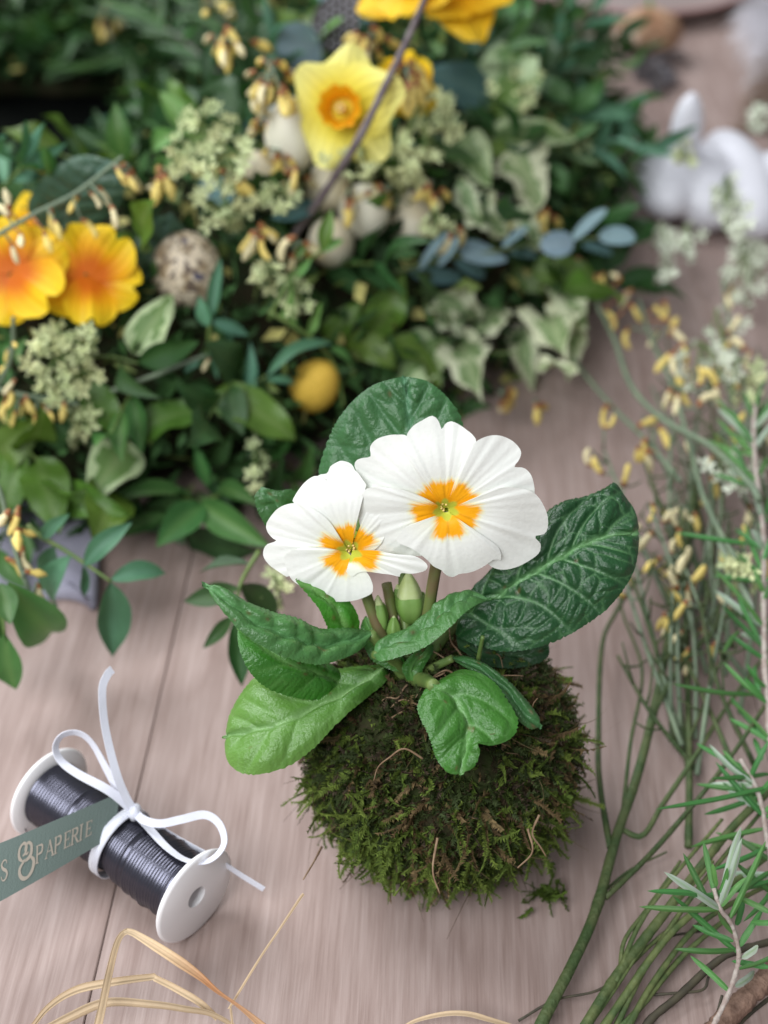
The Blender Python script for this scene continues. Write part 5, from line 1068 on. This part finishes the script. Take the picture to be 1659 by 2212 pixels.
# ------------------------------------------------------------------ flowers in the wreath
def petal_mesh(name, m, n=26, k=18, cin=(.95, .25, .01), cout=(.95, .55, .02), notch=.12, wid=.85, cup=.15, seed=0, point=False, mid=(.95, .45, .01)):
    rg = np.random.RandomState(seed); s = np.linspace(-1, 1, n); r = np.linspace(0, 1, k)
    if point: Lr = 1 - .30 * np.abs(s) ** 2.6; aw = wid * .5
    else: Lr = 1 - notch * np.exp(-(s / .16) ** 2) - .28 * np.abs(s) ** 3; aw = wid * .5
    R = r[None] * Lr[:, None]; prof = np.sin(np.clip(r * .92 + .08, 0, 1) ** .8 * np.pi * .62) if not point else np.sin(np.pi * np.clip(r * .74 + .10, 0, 1)) ** .8
    X = R; Y = s[:, None] * aw * prof[None]
    Z = cup * (r[None] ** 1.5) * .6 - .25 * cup * r[None] ** 3 + .06 * np.sin(s * 5 + seed)[:, None] * r[None] ** 2 - .05 * (s[:, None] ** 2) * r[None] + .012 * np.sin(s * 22)[:, None] * r[None]
    V = np.stack([X, Y, Z], 2)
    f = np.clip((r[None] - .18 - .12 * np.cos(s * 2.5)[:, None] + .04 * np.sin(s * 30)[:, None]) / .34, 0, 1)[..., None]; g = np.clip((r[None, :, None] - .5) / .4, 0, 1) * np.ones((n, 1, 1))
    col = np.array(cin) * (1 - f) + (np.array(mid) * (1 - g) + np.array(cout) * g) * f
    col = col * (1 - .14 * np.clip(np.sin(s * 17 + seed) * np.sin(s * 41), -1, 1)[:, None, None] * r[None, :, None])
    return mesh_data(name, V.reshape(-1, 3), gridfaces(n, k), m, col=np.clip(col, 0, 1))
def wflower(name, u, v, off, rad, label, pm, npet, nrm, rot=0, zlayer=.07, t=None, group=None, tiltv=.10):
    C = WS(u, v, off) if t is None else PT(u, v, t); n = unit(nrm); s = root(name, C, label, 'flower', group)
    ex = unit(np.cross(n, [0.1, .9, .3])); ey = np.cross(n, ex); rg = np.random.RandomState(int(u) + 3)
    for k in range(npet):
        a = rot + 2 * np.pi * k / npet + .08 * rg.randn(); d = ex * math.cos(a) + ey * math.sin(a) + n * (.05 * rg.randn() + tiltv * (1 if k % 2 else -1)); sz = rad * rg.uniform(.92, 1.06)
        obj('petal', pm[k % len(pm)], s, basis(d, n + .1 * rg.randn(3), C + n * rad * zlayer * (k % 2), sz, sz, sz))
    return s, C, n, ex, ey
OP = [petal_mesh('petal', M['orange'], seed=i, cin=(.66, .15, .004), mid=(.90, .44, .006), cout=(.92, .63, .020), wid=1.12, cup=.30, notch=.16) for i in range(3)]
def primrose_o(u, v, off, rad, label, nrm, rot, t=None):
    s, C, n, ex, ey = wflower('orange_primrose', u, v, off, rad, label, OP, 5, nrm, rot, t=t, group=None)
    Mx = np.array(basis(ex, n, C)); V = lathe([(rad * .12, .0006), (rad * .13, rad * .05), (rad * .08, rad * .02), (.0001, -.001)], 14) @ Mx[:3, :3].T + Mx[:3, 3]
    grid_obj('centre', V, mat('primula_eye', (.20, .12, .01), .6), s, wrapm=True)
    tube('stem', [C, C - n * .012, WS(u, v, .0)], .0012, M['stem_green'], s, sides=6)
camd = unit(EYE - WS(190, 590, .04))
primrose_o(196, 598, .034, .0205, 'orange primrose with a red orange throat right beside the speckled egg', camd + np.array([.05, -.05, .15]), .6)
primrose_o(32, 588, .036, .0215, 'yellow orange primrose overlapped by its neighbour at the broom stem', camd + np.array([-.2, 0, .35]), 1.4)
primrose_o(110, 505, .016, .0200, 'orange primrose at the back with only its petal rims showing', camd + np.array([0, .1, .5]), .3)
DP = [petal_mesh('petal', M['daff'], seed=i, cin=(.76, .64, .03), mid=(.85, .77, .14), cout=(.88, .83, .27), wid=1.12, cup=.22, point=True, notch=0) for i in range(3)]
DG = [petal_mesh('petal', M['daff'], seed=7 + i, cin=(.80, .42, .01), mid=(.88, .52, .015), cout=(.90, .58, .03), wid=1.12, cup=.22, point=True, notch=0) for i in range(3)]
def daffodil(u, v, rad, label, nrm, rot, t, tr=(.85, .36, .008), pm=None):
    s, C, n, ex, ey = wflower('daffodil', u, v, 0, rad, label, pm or DP, 6, nrm, rot, t=t)
    Mx = np.array(basis(ex, n, C)); k = 40; aa = np.linspace(0, 2 * np.pi, k, endpoint=False)
    rows = []
    for f, rr in ((0, .10), (.12, .19), (.3, .23), (.5, .26), (.62, .31), (.64, .33)):
        R = rad * rr * (1 + (.10 * f * np.sin(aa * 9) + .05 * f * np.sin(aa * 14 + 1))); rows.append(np.stack([R * np.cos(aa), R * np.sin(aa), np.full(k, rad * f * .9)], 1))
    V = np.stack(rows, 0) @ Mx[:3, :3].T + Mx[:3, 3]
    grid_obj('trumpet', V, mat('trumpet', tr, .5, .3, trans=.2, nscale=200, ncol=(tr[0], tr[1] * 1.25, tr[2])), s, wrapm=True)
    for q in range(6):
        a = q * 1.047; p = C + (ex * math.cos(a) + ey * math.sin(a)) * rad * .05; tube('stamen', [p, p + n * rad * .4], [.0004, .0008], M['anther'], s, sides=5, n=4)
    tube('stem', [C - n * .002, C - n * .02 + [0, 0, -.01], WS(u, v, -.01)], .002, M['stem_green'], s, sides=7)
daffodil(740, 236, .0250, 'yellow daffodil with an orange trumpet facing forward behind the twig', unit(EYE - WS(738, 240, .05)) + np.array([-.10, -.05, .10]), .35, (WS(740, 236, .066) - EYE) @ FWD)
daffodil(985, -22, .0265, 'deep yellow daffodil at the far end of the wreath beyond the twig', unit(EYE - WS(980, 0, .05)) + np.array([.4, .3, .8]),   .0, (WS(985, 5, .07) - EYE) @ FWD, (.80, .30, .006), DG)
daffodil(880, -34, .024, 'orange yellow daffodil partly behind the tip of the twig', unit(EYE - WS(870, 0, .05)) + np.array([-.3, .3, .9]), .5, (WS(870, 5, .07) - EYE) @ FWD, (.80, .30, .006), DG)

primrose_o(874, 192, .060, .0150, 'small ruffled golden bloom between the daffodil and the upright blossom spray', camd + np.array([.35, .1, .3]), .9)

# guinea fowl feather with white dots, at the far rim
fa = root('spotted_feather', WS(745, 60, .01), 'dark feather with white dots behind the grey eucalyptus', 'feather')
A, B = WS(700, 110, .03), WS(775, -40, .06)
put_leaf(fa, A, B, .62, 'ovate', 'dark', nrm=unit(EYE - A) + np.array([0, 0, .3]), name='vane').data = leaf_unit('vane', M['feather'], PR['ovate'], 16, 9, .08, .02, .01, 2)
X = unit(B - A); nn = unit(EYE - A); Y = unit(np.cross(nn, X)); Ln = np.linalg.norm(B - A)
for i in range(9):
    for j in range(-2, 3):
        f = .12 + .095 * i; g = (j + .5 * (i % 2) - .25) * .10
        if abs(g) > .30 * math.sin(math.pi * f ** .7): continue
        p = A + X * Ln * f + Y * Ln * g + nn * (.0045 + .004 * math.sin(f * 3)); V = lathe([(.0001, .0003), (.0006, .0002), (.00065, 0)], 8)
        obj('dot', mesh_data('dot', (V @ np.array(basis(X, nn, p))[:3, :3].T + p).reshape(-1, 3), gridfaces(3, 8, True), M['dot']), fa)

# ------------------------------------------------------------------ broom, waxflower and rosemary on the right
def bstem(label, pts, r, sm, budpx=(), seed=1, size=.0095, pale=.35, name='broom_sprig', side=()):
    s = broom(label, pts, budpx, 0, seed=seed, size=size, pale=pale, r=r, place=lambda u, v, z: PZ(u, v, z), sm=sm, name=name)
    for sp_, rr in side: tube('side_stem', [PZ(*p) for p in sp_], [rr, rr * .7], M[sm], s, sides=10, wob=.015, ridge=.14, node=4, n=48)
    return s
bstem('thick green broom stem rising from the table edge past the moss ball', [(1150, 2260, .004), (1172, 2206, .005), (1237, 2081, .007), (1287, 1966, .008), (1332, 1806, .010), (1382, 1656, .012), (1427, 1466, .014), (1462, 1271, .016), (1487, 1156, .018), (1500, 1060, .02)], .0016, 'broom_green',
      side=((((1317, 1830, .009), (1296, 1700, .012), (1292, 1606, .012), (1300, 1400, .012), (1332, 1321, .012), (1390, 1230, .012)), .0009), (((1307, 1940, .008), (1400, 1850, .012), (1487, 1751, .016), (1567, 1651, .022), (1632, 1556, .027), (1700, 1450, .03)), .0008),
            (((1340, 1790, .010), (1387, 1806, .010), (1430, 1740, .012), (1487, 1656, .012), (1567, 1531, .014), (1650, 1420, .015)), .0008), (((1345, 1760, .011), (1362, 1606, .013), (1387, 1451, .013), (1347, 1331, .012), (1330, 1250, .012)), .0006), (((1300, 1930, .006), (1360, 1880, .004), (1440, 1840, .004)), .0004), (((1402, 1560, .013), (1470, 1440, .016), (1590, 1310, .018)), .0009)))
bstem('pale striped bundle stem running to the table edge under the rosemary', [(1235, 2262, .004), (1267, 2212, .005), (1337, 2101, .008), (1437, 1971, .013), (1487, 1906, .016), (1580, 1790, .02), (1680, 1690, .024)], .0015, 'broom_pale',
      side=((((1290, 2240, .004), (1347, 2156, .006), (1417, 2056, .010), (1487, 1981, .012), (1659, 1850, .016)), .0011), (((1350, 2230, .004), (1420, 2110, .006), (1520, 1990, .008), (1680, 1900, .008)), .0009), (((1255, 2235, .004), (1310, 2160, .006), (1420, 2000, .012), (1540, 1860, .018)), .0008), (((1320, 2240, .003), (1400, 2080, .008), (1500, 1930, .014), (1640, 1760, .02)), .0008), (((1345, 2100, .007), (1430, 2020, .009), (1560, 1930, .010), (1690, 1880, .010)), .0006), (((1330, 2120, .008), (1380, 2000, .012), (1450, 1900, .016), (1560, 1770, .018)), .0007), (((1340, 2090, .008), (1350, 2030, .011), (1400, 1960, .013), (1470, 1860, .015)), .0006), (((1300, 2250, .003), (1370, 2190, .004), (1480, 2060, .005), (1600, 1960, .006)), .0009)))
bstem('dull olive broom stem standing between rosemary and primrose', [(1487, 1830, .004), (1489, 1700, .006), (1487, 1556, .008), (1484, 1400, .010), (1482, 1256, .012), (1476, 1120, .014)], .0011, 'broom_green', side=((((1487, 1600, .008), (1530, 1500, .01), (1560, 1420, .012)), .0005), (((1484, 1450, .01), (1450, 1380, .012), (1440, 1330, .013)), .0005)))
for i, (pts, r) in enumerate((([(1120, 2205, .002), (1200, 2160, .004), (1300, 2135, .005), (1380, 2060, .006), (1440, 2025, .006), (1520, 2010, .005)], .0004), ([(1380, 2245, .002), (1407, 2201, .003), (1467, 2151, .004), (1537, 2086, .005), (1587, 2056, .006), (1680, 2030, .006)], .0011), ([(1400, 2150, .003), (1460, 2145, .004), (1518, 2138, .004), (1530, 2110, .004)], .0004), ([(1530, 2212, .004), (1548, 2190, .006), (1560, 2150, .008)], .0004), ([(1575, 2235, .002), (1620, 2190, .003), (1670, 2150, .003)], .0006))):
    s = root('dry_stalk', PZ(*pts[0]), ('wiry dark stalk lying under the rosemary on the table', 'thicker dark stalk lying flat below the rosemary tip', 'short hooked dark tendril on the table below the rosemary', 'tiny upright tendril at the foot of the rosemary stem', 'curved dark stalk beside the reddish brown stick')[i], 'stalk')
    tube('stalk', [PZ(*p) for p in pts], r, M['twig_dark'], s, sides=6, wob=.06)
st = root('wood_stick', PZ(1607, 2161, 0), 'reddish brown woody stick at the foot of the rosemary', 'stick')
tube('stick', [PZ(1530, 2250, .006), PZ(1557, 2212, .007), PZ(1607, 2161, .009), PZ(1659, 2111, .010), PZ(1710, 2060, .011)], .0030, M['wood_stick'], st, sides=10, wob=.07, n=40)
# upper broom sprays with yellow buds
X5 = lambda c: (1106 + .3437 * c[0], 414.8 + .3438 * c[1])
def up(*cs): return [X5(c) for c in cs]
bstem('grey green broom spray arching left from the rosemary, buds along its tip', [(1640, 1080, .055), (1618, 1044, .054), (1536, 965, .048), (1432, 906, .040), (1364, 834, .034), (1326, 731, .03), (1285, 649, .03)], .0012, 'broom_stem', up((270, 490), (420, 470), (520, 570), (650, 530), (720, 670), (780, 760), (610, 820), (590, 560), (460, 660)), 71)
bstem('thin broom stem ending in paired yellow buds above the big wrinkled leaf', [(1470, 1040, .03), (1395, 951, .026), (1326, 882, .022), (1257, 800, .018), (1220, 740, .016)], .0010, 'broom_stem', up((590, 1410), (830, 1620), (860, 1690), (950, 1540), (860, 1440), (800, 1650)), 72)
bstem('broom spray with a dense bunch of yellow buds next to the rosemary top', [(1600, 1220, .04), (1567, 1171, .04), (1518, 1068, .036), (1490, 960, .034), (1450, 830, .034), (1410, 740, .03), (1380, 650, .03)], .0010, 'broom_stem', up((960, 750), (890, 910), (1090, 1010), (960, 1070), (1040, 1090), (1230, 1180), (1110, 1280), (980, 1300), (1240, 1320), (1030, 1330), (1050, 890), (740, 920), (1070, 1210), (1170, 1160), (940, 760)), 73, size=.0105)
bstem('slack broom spray mixing with the waxflowers, few pale buds', [(1650, 1150, .03), (1620, 950, .03), (1600, 800, .03), (1575, 700, .03), (1560, 600, .03)], .0008, 'broom_stem', up((1390, 840), (1350, 1000), (1400, 640), (1360, 690), (1500, 1060), (1420, 960)), 74, pale=.7)
for i in range(46):
    rg = np.random.RandomState(200 + i); u0 = rg.uniform(1440, 1740); v0 = rg.uniform(1150, 1720); u1 = u0 + rg.uniform(-190, 90); v1 = v0 - rg.uniform(250, 560)
    z0, z1 = rg.uniform(.002, .010), rg.uniform(.012, .034)
    TL_ = [(PZ(1600, 590, .02), 'the thick white waxflower head'), (PZ(1560, 720, .02), 'the loose waxflowers'), (PZ(1490, 850, .03), 'the dense yellow bud bunch'), (PZ(1395, 955, .02), 'the paired yellow buds'), (PZ(1600, 1240, .02), 'the dry blossom tuft'), (PZ(1480, 1200, .012), 'the olive broom stem'), (PZ(1630, 1040, .05), 'the rosemary top')]
    tipn = TL_[int(np.argmin([np.linalg.norm(PZ(u1, v1, z1) - q) for q, _ in TL_]))][1]; lean = 'leaning' if u1 < u0 - 40 else 'upright'
    s = root('broom_sprig', PZ(u0, v0, z0), ('dull green' if i % 3 == 0 else 'grey green') + ' bare broom twig, ' + lean + ', its tip by ' + tipn, 'sprig', lean + ' broom twigs by ' + tipn + (' dull' if i % 3 == 0 else ' grey'))
    mid_ = PZ((u0 + u1) / 2 + rg.uniform(-20, 20), (v0 + v1) / 2, (z0 + z1) / 2 + .004)
    tube('stem', [PZ(u0, v0, z0), mid_, PZ(u1, v1, z1)], [.0009, .0005], M['broom_stem' if i % 3 else 'broom_green'], s, sides=6, wob=.05)
    P = spline([PZ(u0, v0, z0), mid_, PZ(u1, v1, z1)], 12)
    for k in ((7, 9, 10, 11) if i % 2 else ()):
        p = P[k] + rg.randn(3) * .0035; dd_ = unit(UP * rg.choice([-1, 1]) + RIGHT * rg.randn() * .6); sz = .0085 * rg.uniform(.7, 1.15)
        obj('bud', BUDS[(1 if rg.rand() < .5 else 0) + 2 * rg.randint(3)], s, basis(dd_, rg.randn(3), p, sz, sz, sz)); tube('bud_stalk', [P[k], p + dd_ * .0005], .00045, M['broom_stem'], s, sides=4, n=3)
    for k in (4, 6, 8, 10):
        d = unit([rg.randn(), rg.randn(), .6]); tube('side_shoot', [P[k], P[k] + d * .006, P[k] + d * .012 + [0, .004, 0]], [.0005, .0003], M['broom_green'], s, sides=4, n=4)
def pz(u, v, o=0): return PZ(u, v, max(.004, o))
for i, (t, e, n, m) in enumerate((("pale waxflower tip standing clear on bare table", (1432, 520, 26, 40), 12, 'floret_white'), ("sage coloured waxflower tuft in front of the rabbit", (1490, 520, 34, 40), 14, 'floret_white'), ("small pale waxflower tuft below the clear tip", (1440, 585, 36, 20), 9, 'floret_white'), ("waxflower spray across the front of the white rabbit", (1580, 440, 50, 70), 30, 'floret_white'), ("thick white waxflower head at the right of the heap", (1615, 590, 48, 80), 46, 'floret_white'), ("waxflower sprig leaning against the rabbit neck", (1475, 330, 30, 36), 8, 'floret'), ("white waxflower bunch under the fluffy feather", (1645, 260, 22, 30), 10, 'floret_white'), ("loose waxflowers above the yellow bud bunch", (1560, 720, 60, 60), 12, 'floret_white'), ("airy pale waxflowers over the bud bunch", (1530, 800, 70, 70), 16, 'floret_white'), ("pale waxflowers low in the broom heap", (1560, 1000, 80, 70), 14, 'floret_white'), ("faded waxflower tuft near the rosemary top", (1600, 820, 50, 50), 12, 'floret'), ("dry yellowish blossom tuft in the heap behind the rosemary", (1600, 1240, 40, 40), 10, 'floret'))):
    off = .026 if i not in (3, 5, 6) else .05
    florets(t, e, n, m, size=.0050, off=off, place=pz, name='waxflower_sprig', seed=300 + i)

# rosemary
def rosemary(label, stem, leaves, r, seed, conv, z, extra=0):
    rg = np.random.RandomState(seed); pts = [PZ(*conv(*c), z(i / (len(stem) - 1))) for i, c in enumerate(stem)]
    s = root('rosemary_sprig', pts[-1], label, 'rosemary')
    tube('stem', pts, [r * .7, r], M['rose_stem'], s, sides=8, wob=.08, n=50)
    P = spline(pts, 60); uv = np.array([proj(p) for p in P])
    for lf in leaves:
        b, t_ = lf[:2], lf[2:4]; pale = len(lf) > 4 and lf[4]; dz = lf[5] if len(lf) > 5 else rg.uniform(-.004, .010)
        bu, bv = conv(*b); k = np.argmin((uv[:, 0] - bu) ** 2 + (uv[:, 1] - bv) ** 2); t0 = (P[k] - EYE) @ FWD
        a = PT(bu, bv, t0); e = PZ(*conv(*t_), max(.003, a[2] + dz)); Ln = np.linalg.norm(e - a)
        if Ln > .05: e = PT(*conv(*t_), (e - EYE) @ FWD * .5 + t0 * .5)
        Ln = np.linalg.norm(e - a); nrm = unit(EYE - a) + rg.randn(3) * .2
        if pale == 2: put_leaf(s, a, e, .0020 / Ln, 'needle', 'rosemary_pale', nrm=nrm)
        else: put_leaf(s, a, e, .0016 / Ln, 'needle', 'rosemary', nrm=nrm)
    for q in range(extra):
        k = rg.randint(4, 56); T = unit(P[min(59, k + 2)] - P[k - 2]); sd = unit(np.cross(T, unit(EYE - P[k]))); e = P[k] + (sd * rg.choice([-1, 1]) * rg.uniform(.5, 1) - T * rg.uniform(.2, .9) + np.array([0, 0, 1]) * rg.uniform(-.2, .7)) * rg.uniform(.012, .021)
        e[2] = max(e[2], .003); Ln = np.linalg.norm(e - P[k]); put_leaf(s, P[k], e, (.0020 if q % 5 == 0 else .0016) / Ln, 'needle', 'rosemary_pale' if q % 5 == 0 else 'rosemary', nrm=unit(EYE - P[k]) + rg.randn(3) * .3)
    return s
c3 = lambda x, y: (1382.5 + .2343 * x, 1693.6 + .2343 * y)
rosemary('rosemary tip with bright green needles in front of the broom stems', [(680, 960), (740, 1150), (830, 1270), (880, 1400), (910, 1560), (890, 1720), (810, 1950), (690, 2200), (640, 2320)],
    [(650, 1140, 395, 630), (675, 960, 585, 530), (700, 945, 668, 735), (748, 1060, 932, 378, 2), (735, 1000, 810, 770), (825, 1250, 1168, 515), (685, 1040, 85, 980), (730, 1160, -10, 1135), (860, 1450, 478, 1300), (870, 1535, 325, 1528), (920, 1470, 1140, 1140), (935, 1600, 1095, 1492, 2), (1190, 1690, 840, 1632), (1200, 1185, 890, 1035), (880, 1865, 1070, 1722, 2), (1220, 1275, 1015, 1272), (880, 1380, 715, 1180), (910, 1500, 1060, 1270), (890, 1300, 960, 1050), (720, 1080, 640, 830)], .0008, 81, c3, lambda f: .040 - .030 * f, 6)
c8 = lambda x, y: (1348 + .4062 * x, 829.6 + .4062 * y)
rosemary('tall rosemary sprig with long needles lying along the broom heap', [(700, 120), (690, 250), (700, 450), (722, 600), (745, 850), (742, 1050), (746, 1250), (748, 1500), (762, 1650), (775, 1850), (800, 2100)],
    [(668, 345, 488, 58), (664, 512, 572, 288), (690, 425, 768, 55), (700, 440, 720, 120), (735, 1005, 636, 735), (682, 1192, 484, 803, 2), (670, 850, 268, 790), (742, 1402, 518, 1178), (612, 1308, 528, 1422), (716, 1362, 598, 1118), (702, 1655, 258, 1600), (722, 1642, 688, 1488), (768, 1910, 556, 1655), (780, 2075, 468, 2102), (780, 2130, 640, 2215), (735, 2000, 688, 1878), (728, 1205, 790, 1040), (725, 765, 780, 590), (740, 940, 800, 780), (730, 700, 690, 560, 2), (745, 880, 680, 770, 2), (710, 500, 770, 380), (745, 1350, 800, 1200), (750, 1560, 800, 1420), (700, 200, 640, 40), (700, 180, 760, -40), (745, 1120, 690, 980), (760, 1700, 640, 1560)], .0011, 82, c8, lambda f: .060 - .036 * f, 34)
dd = lambda x, y: (x, y)
rosemary('rosemary sprig lying lowest against the table at the side of the heap', [(1600, 1640), (1640, 1720), (1660, 1830), (1680, 1960)],
    [(1640, 1720, 1520, 1760), (1645, 1740, 1560, 1690), (1655, 1790, 1490, 1830), (1660, 1830, 1540, 1880), (1665, 1860, 1580, 1800), (1680, 1900, 1500, 1940), (1625, 1690, 1560, 1620), (1620, 1680, 1660, 1600), (1650, 1760, 1600, 1690), (1670, 1880, 1600, 1930), (1670, 1700, 1420, 1750), (1675, 1910, 1610, 1990)], .0010, 83, dd, lambda f: .030 - .014 * f, 16)

# ------------------------------------------------------------------ white rabbit
rc = PZ(1500, 452, 0)
def blob(parts, name, m, label, cat, vox=.0016):
    VV = []; FF = []
    t = np.linspace(0, np.pi, 14); a = np.linspace(0, 2 * np.pi, 20, endpoint=False)
    S = np.stack([np.sin(t)[:, None] * np.cos(a), np.sin(t)[:, None] * np.sin(a), np.repeat(np.cos(t)[:, None], 20, 1)], 2).reshape(-1, 3)
    for c, r, ax in parts:
        Mx = np.array(basis(np.cross(ax, [.1, .9, .2]), ax, c)); k = len(VV)
        VV += list((S * np.array(r)) @ Mx[:3, :3].T + np.array(c)); FF += [tuple(k + i for i in f) for f in gridfaces(14, 20, True)]
    o = obj(name, mesh_data(name, VV, FF, m)); tag(o, label, cat)
    md = o.modifiers.new('fuse', 'REMESH'); md.mode = 'VOXEL'; md.voxel_size = vox; md.use_smooth_shade = True
    sm = o.modifiers.new('soft', 'SMOOTH'); sm.iterations = 26; sm.factor = .5
    return o
yb = rc[1] - .016
hx = PY(1420, 366, yb); bx = PY(1592, 385, yb + .010)
hz, bz = .029, .0235
blob([((bx[0] + .002, bx[1], .0180), (.0185, .044, .0180), (1, .15, .05)), ((bx[0] + .030, bx[1], .0190), (.0210, .024, .0195), (0, 0, 1)), ((hx[0] + .004, hx[1], hz - .007), (.0145, .0255, .0150), (.95, .1, .24)),
      ((hx[0] + .026, hx[1] + .004, .0195), (.0185, .032, .0185), (1, .1, .0)), ((hx[0] + .018, hx[1] + .002, .0225), (.0160, .0160, .0160), (0, 0, 1)), ((hx[0] + .013, hx[1] + .003, hz + .020), (.0092, .0070, .0235), (.06, .10, 1))], 'rabbit_figure', M['ceramic'], 'white ceramic rabbit with one upright ear lying on the table', 'rabbit')

# ------------------------------------------------------------------ pod, feathers, plume, saucer
pc = PZ(1395, 125, 0)
pod = root('seed_pod', (pc[0], pc[1], 0), 'round brown dried seed pod with a pale husk patch on the far table', 'pod')
t = np.linspace(0, np.pi, 16); a = np.linspace(0, 2 * np.pi, 26, endpoint=False); R = .0175 * (1 + .10 * np.cos(a * 6)[None] * np.sin(t)[:, None])
V = np.stack([R * np.sin(t)[:, None] * np.cos(a) * 1.2, R * np.sin(t)[:, None] * np.sin(a), R * np.cos(t)[:, None] * np.ones(26) * .95], 2) + np.array([pc[0], pc[1], .0168])
grid_obj('pod_body', V, M['pod'], pod, wrapm=True)
t2 = np.linspace(0, .75, 8); V = np.stack([np.sin(t2)[:, None] * np.cos(a) * .010, np.sin(t2)[:, None] * np.sin(a) * .0145, np.repeat((np.cos(t2) * .009)[:, None], 26, 1)], 2)
nn = unit([-.75, -.75, .35]); Mx = np.array(basis([0, 0, 1], nn, (pc[0] - .0115, pc[1] - .0105, .0185))); grid_obj('husk', V @ Mx[:3, :3].T + Mx[:3, 3], M['pod_pale'], pod, wrapm=True)
tube('stalk', [(pc[0], pc[1] + .004, .032), (pc[0] - .002, pc[1] + .006, .040)], [.002, .001], M['lime'], pod, sides=6)
for i, (tu, tv, w, t) in enumerate(((1375, 168, .16, 'pointing at the wreath'), (1412, 196, .14, 'pointing straight at the rabbit ear'), (1448, 180, .18, 'with a brown edge'), (1490, 128, .18, 'lying sideways under the pod'), (1335, 122, .14, 'sticking out on the pod husk side'), (1430, 188, .10, 'narrow and black'))):
    A = PZ(1412 - 3 * i, 118, .004 + .0016 * i); B = PZ(tu, tv, .003 + .001 * i)
    f = root('dark_feather', A, 'small dark feather under the brown pod, ' + t, 'feather')
    fr = np.random.RandomState(400 + i)
    for q in range(4): tube('barb', [A, (A + B) / 2 + np.r_[fr.randn(2) * .004, .004], B + np.r_[fr.randn(2) * .008, .003]], [.0007, .0002], M['feather'], f, sides=4, n=8)
    me = leaf_unit('vane', M['feather'], PR['obov'], 14, 7, .05, .03, .02, i, jag=.12); Ln = np.linalg.norm(B - A)
    obj('vane', me, f, basis(B - A, [0, 0, 1], A, Ln * 1.05, Ln * w * 1.5, Ln)); tube('quill', [A, (A + B) / 2 + [0, 0, .003], B], [.0005, .0002], M['dot'] if i == 2 else M['twig_dark'], f, sides=5)
# fluffy plume
pl = root('fluffy_feather', PZ(1690, 215, 0), 'fluffy feather, white above and brown below, beside the rabbit', 'feather')
rg = np.random.RandomState(91); VV = []; FF = []; CC = []
Q0, Q1 = PZ(1700, 265, .006), PZ(1690, 20, .055)
tube('quill', [Q0, (Q0 + Q1) / 2 + [.01, 0, .012], Q1], [.001, .0004], M['dot'], pl, sides=6)
QP = spline([Q0, (Q0 + Q1) / 2 + np.array([.01, 0, .012]), Q1], 60)
for i in range(2600):
    k = rg.randint(0, 60); p = QP[k].copy(); d = unit([-1.0 + .4 * rg.randn(), .10 * rg.randn() - .15, .28 + .35 * rg.randn()]) if rg.rand() < .8 else unit([1, .3 * rg.randn(), .4 * rg.randn()])
    ln = rg.uniform(.018, .038); o = len(VV); w = .00035; f = k / 60
    c = np.array([.34, .25, .20]) if f < .42 + .12 * rg.randn() else np.array([.72, .70, .74]); c = c * rg.uniform(.75, 1.15)
    for j in range(5):
        q = p + d * ln * j / 4 + np.array([0, 0, -.010 * (j / 4) ** 2]); q[2] = max(q[2], .002); s = np.array([0, w, w]) * (1 - j / 5); VV += [q - s, q + s]; CC += [c, c]
    FF += [(o + 2 * j, o + 2 * j + 1, o + 2 * j + 3, o + 2 * j + 2) for j in range(4)]
o = obj('barbs', mesh_data('barbs', VV, FF, M['plume'], col=np.clip(np.array(CC), 0, 1)), pl); o["kind"] = "stuff"
# saucer
sc_ = PZ(1400, 75, 0); ctr = np.array([sc_[0], sc_[1] + .095, .002])
sa = root('saucer', ctr, 'beige saucer with a pink rim on the far table behind the pod', 'saucer')
grid_obj('dish', lathe([(.0002, .003), (.060, .003), (.080, .007), (.090, .012), (.091, .011), (.082, .004), (.060, .0), (.0002, 0)], 96) + ctr, M['saucer'], sa, wrapm=True)
grid_obj('rim', lathe([(.0895, .0123), (.0905, .0132), (.0935, .0130), (.0938, .0115), (.0915, .0108), (.0895, .0123)], 96) + ctr, M['saucer_rim'], sa, wrapm=True)
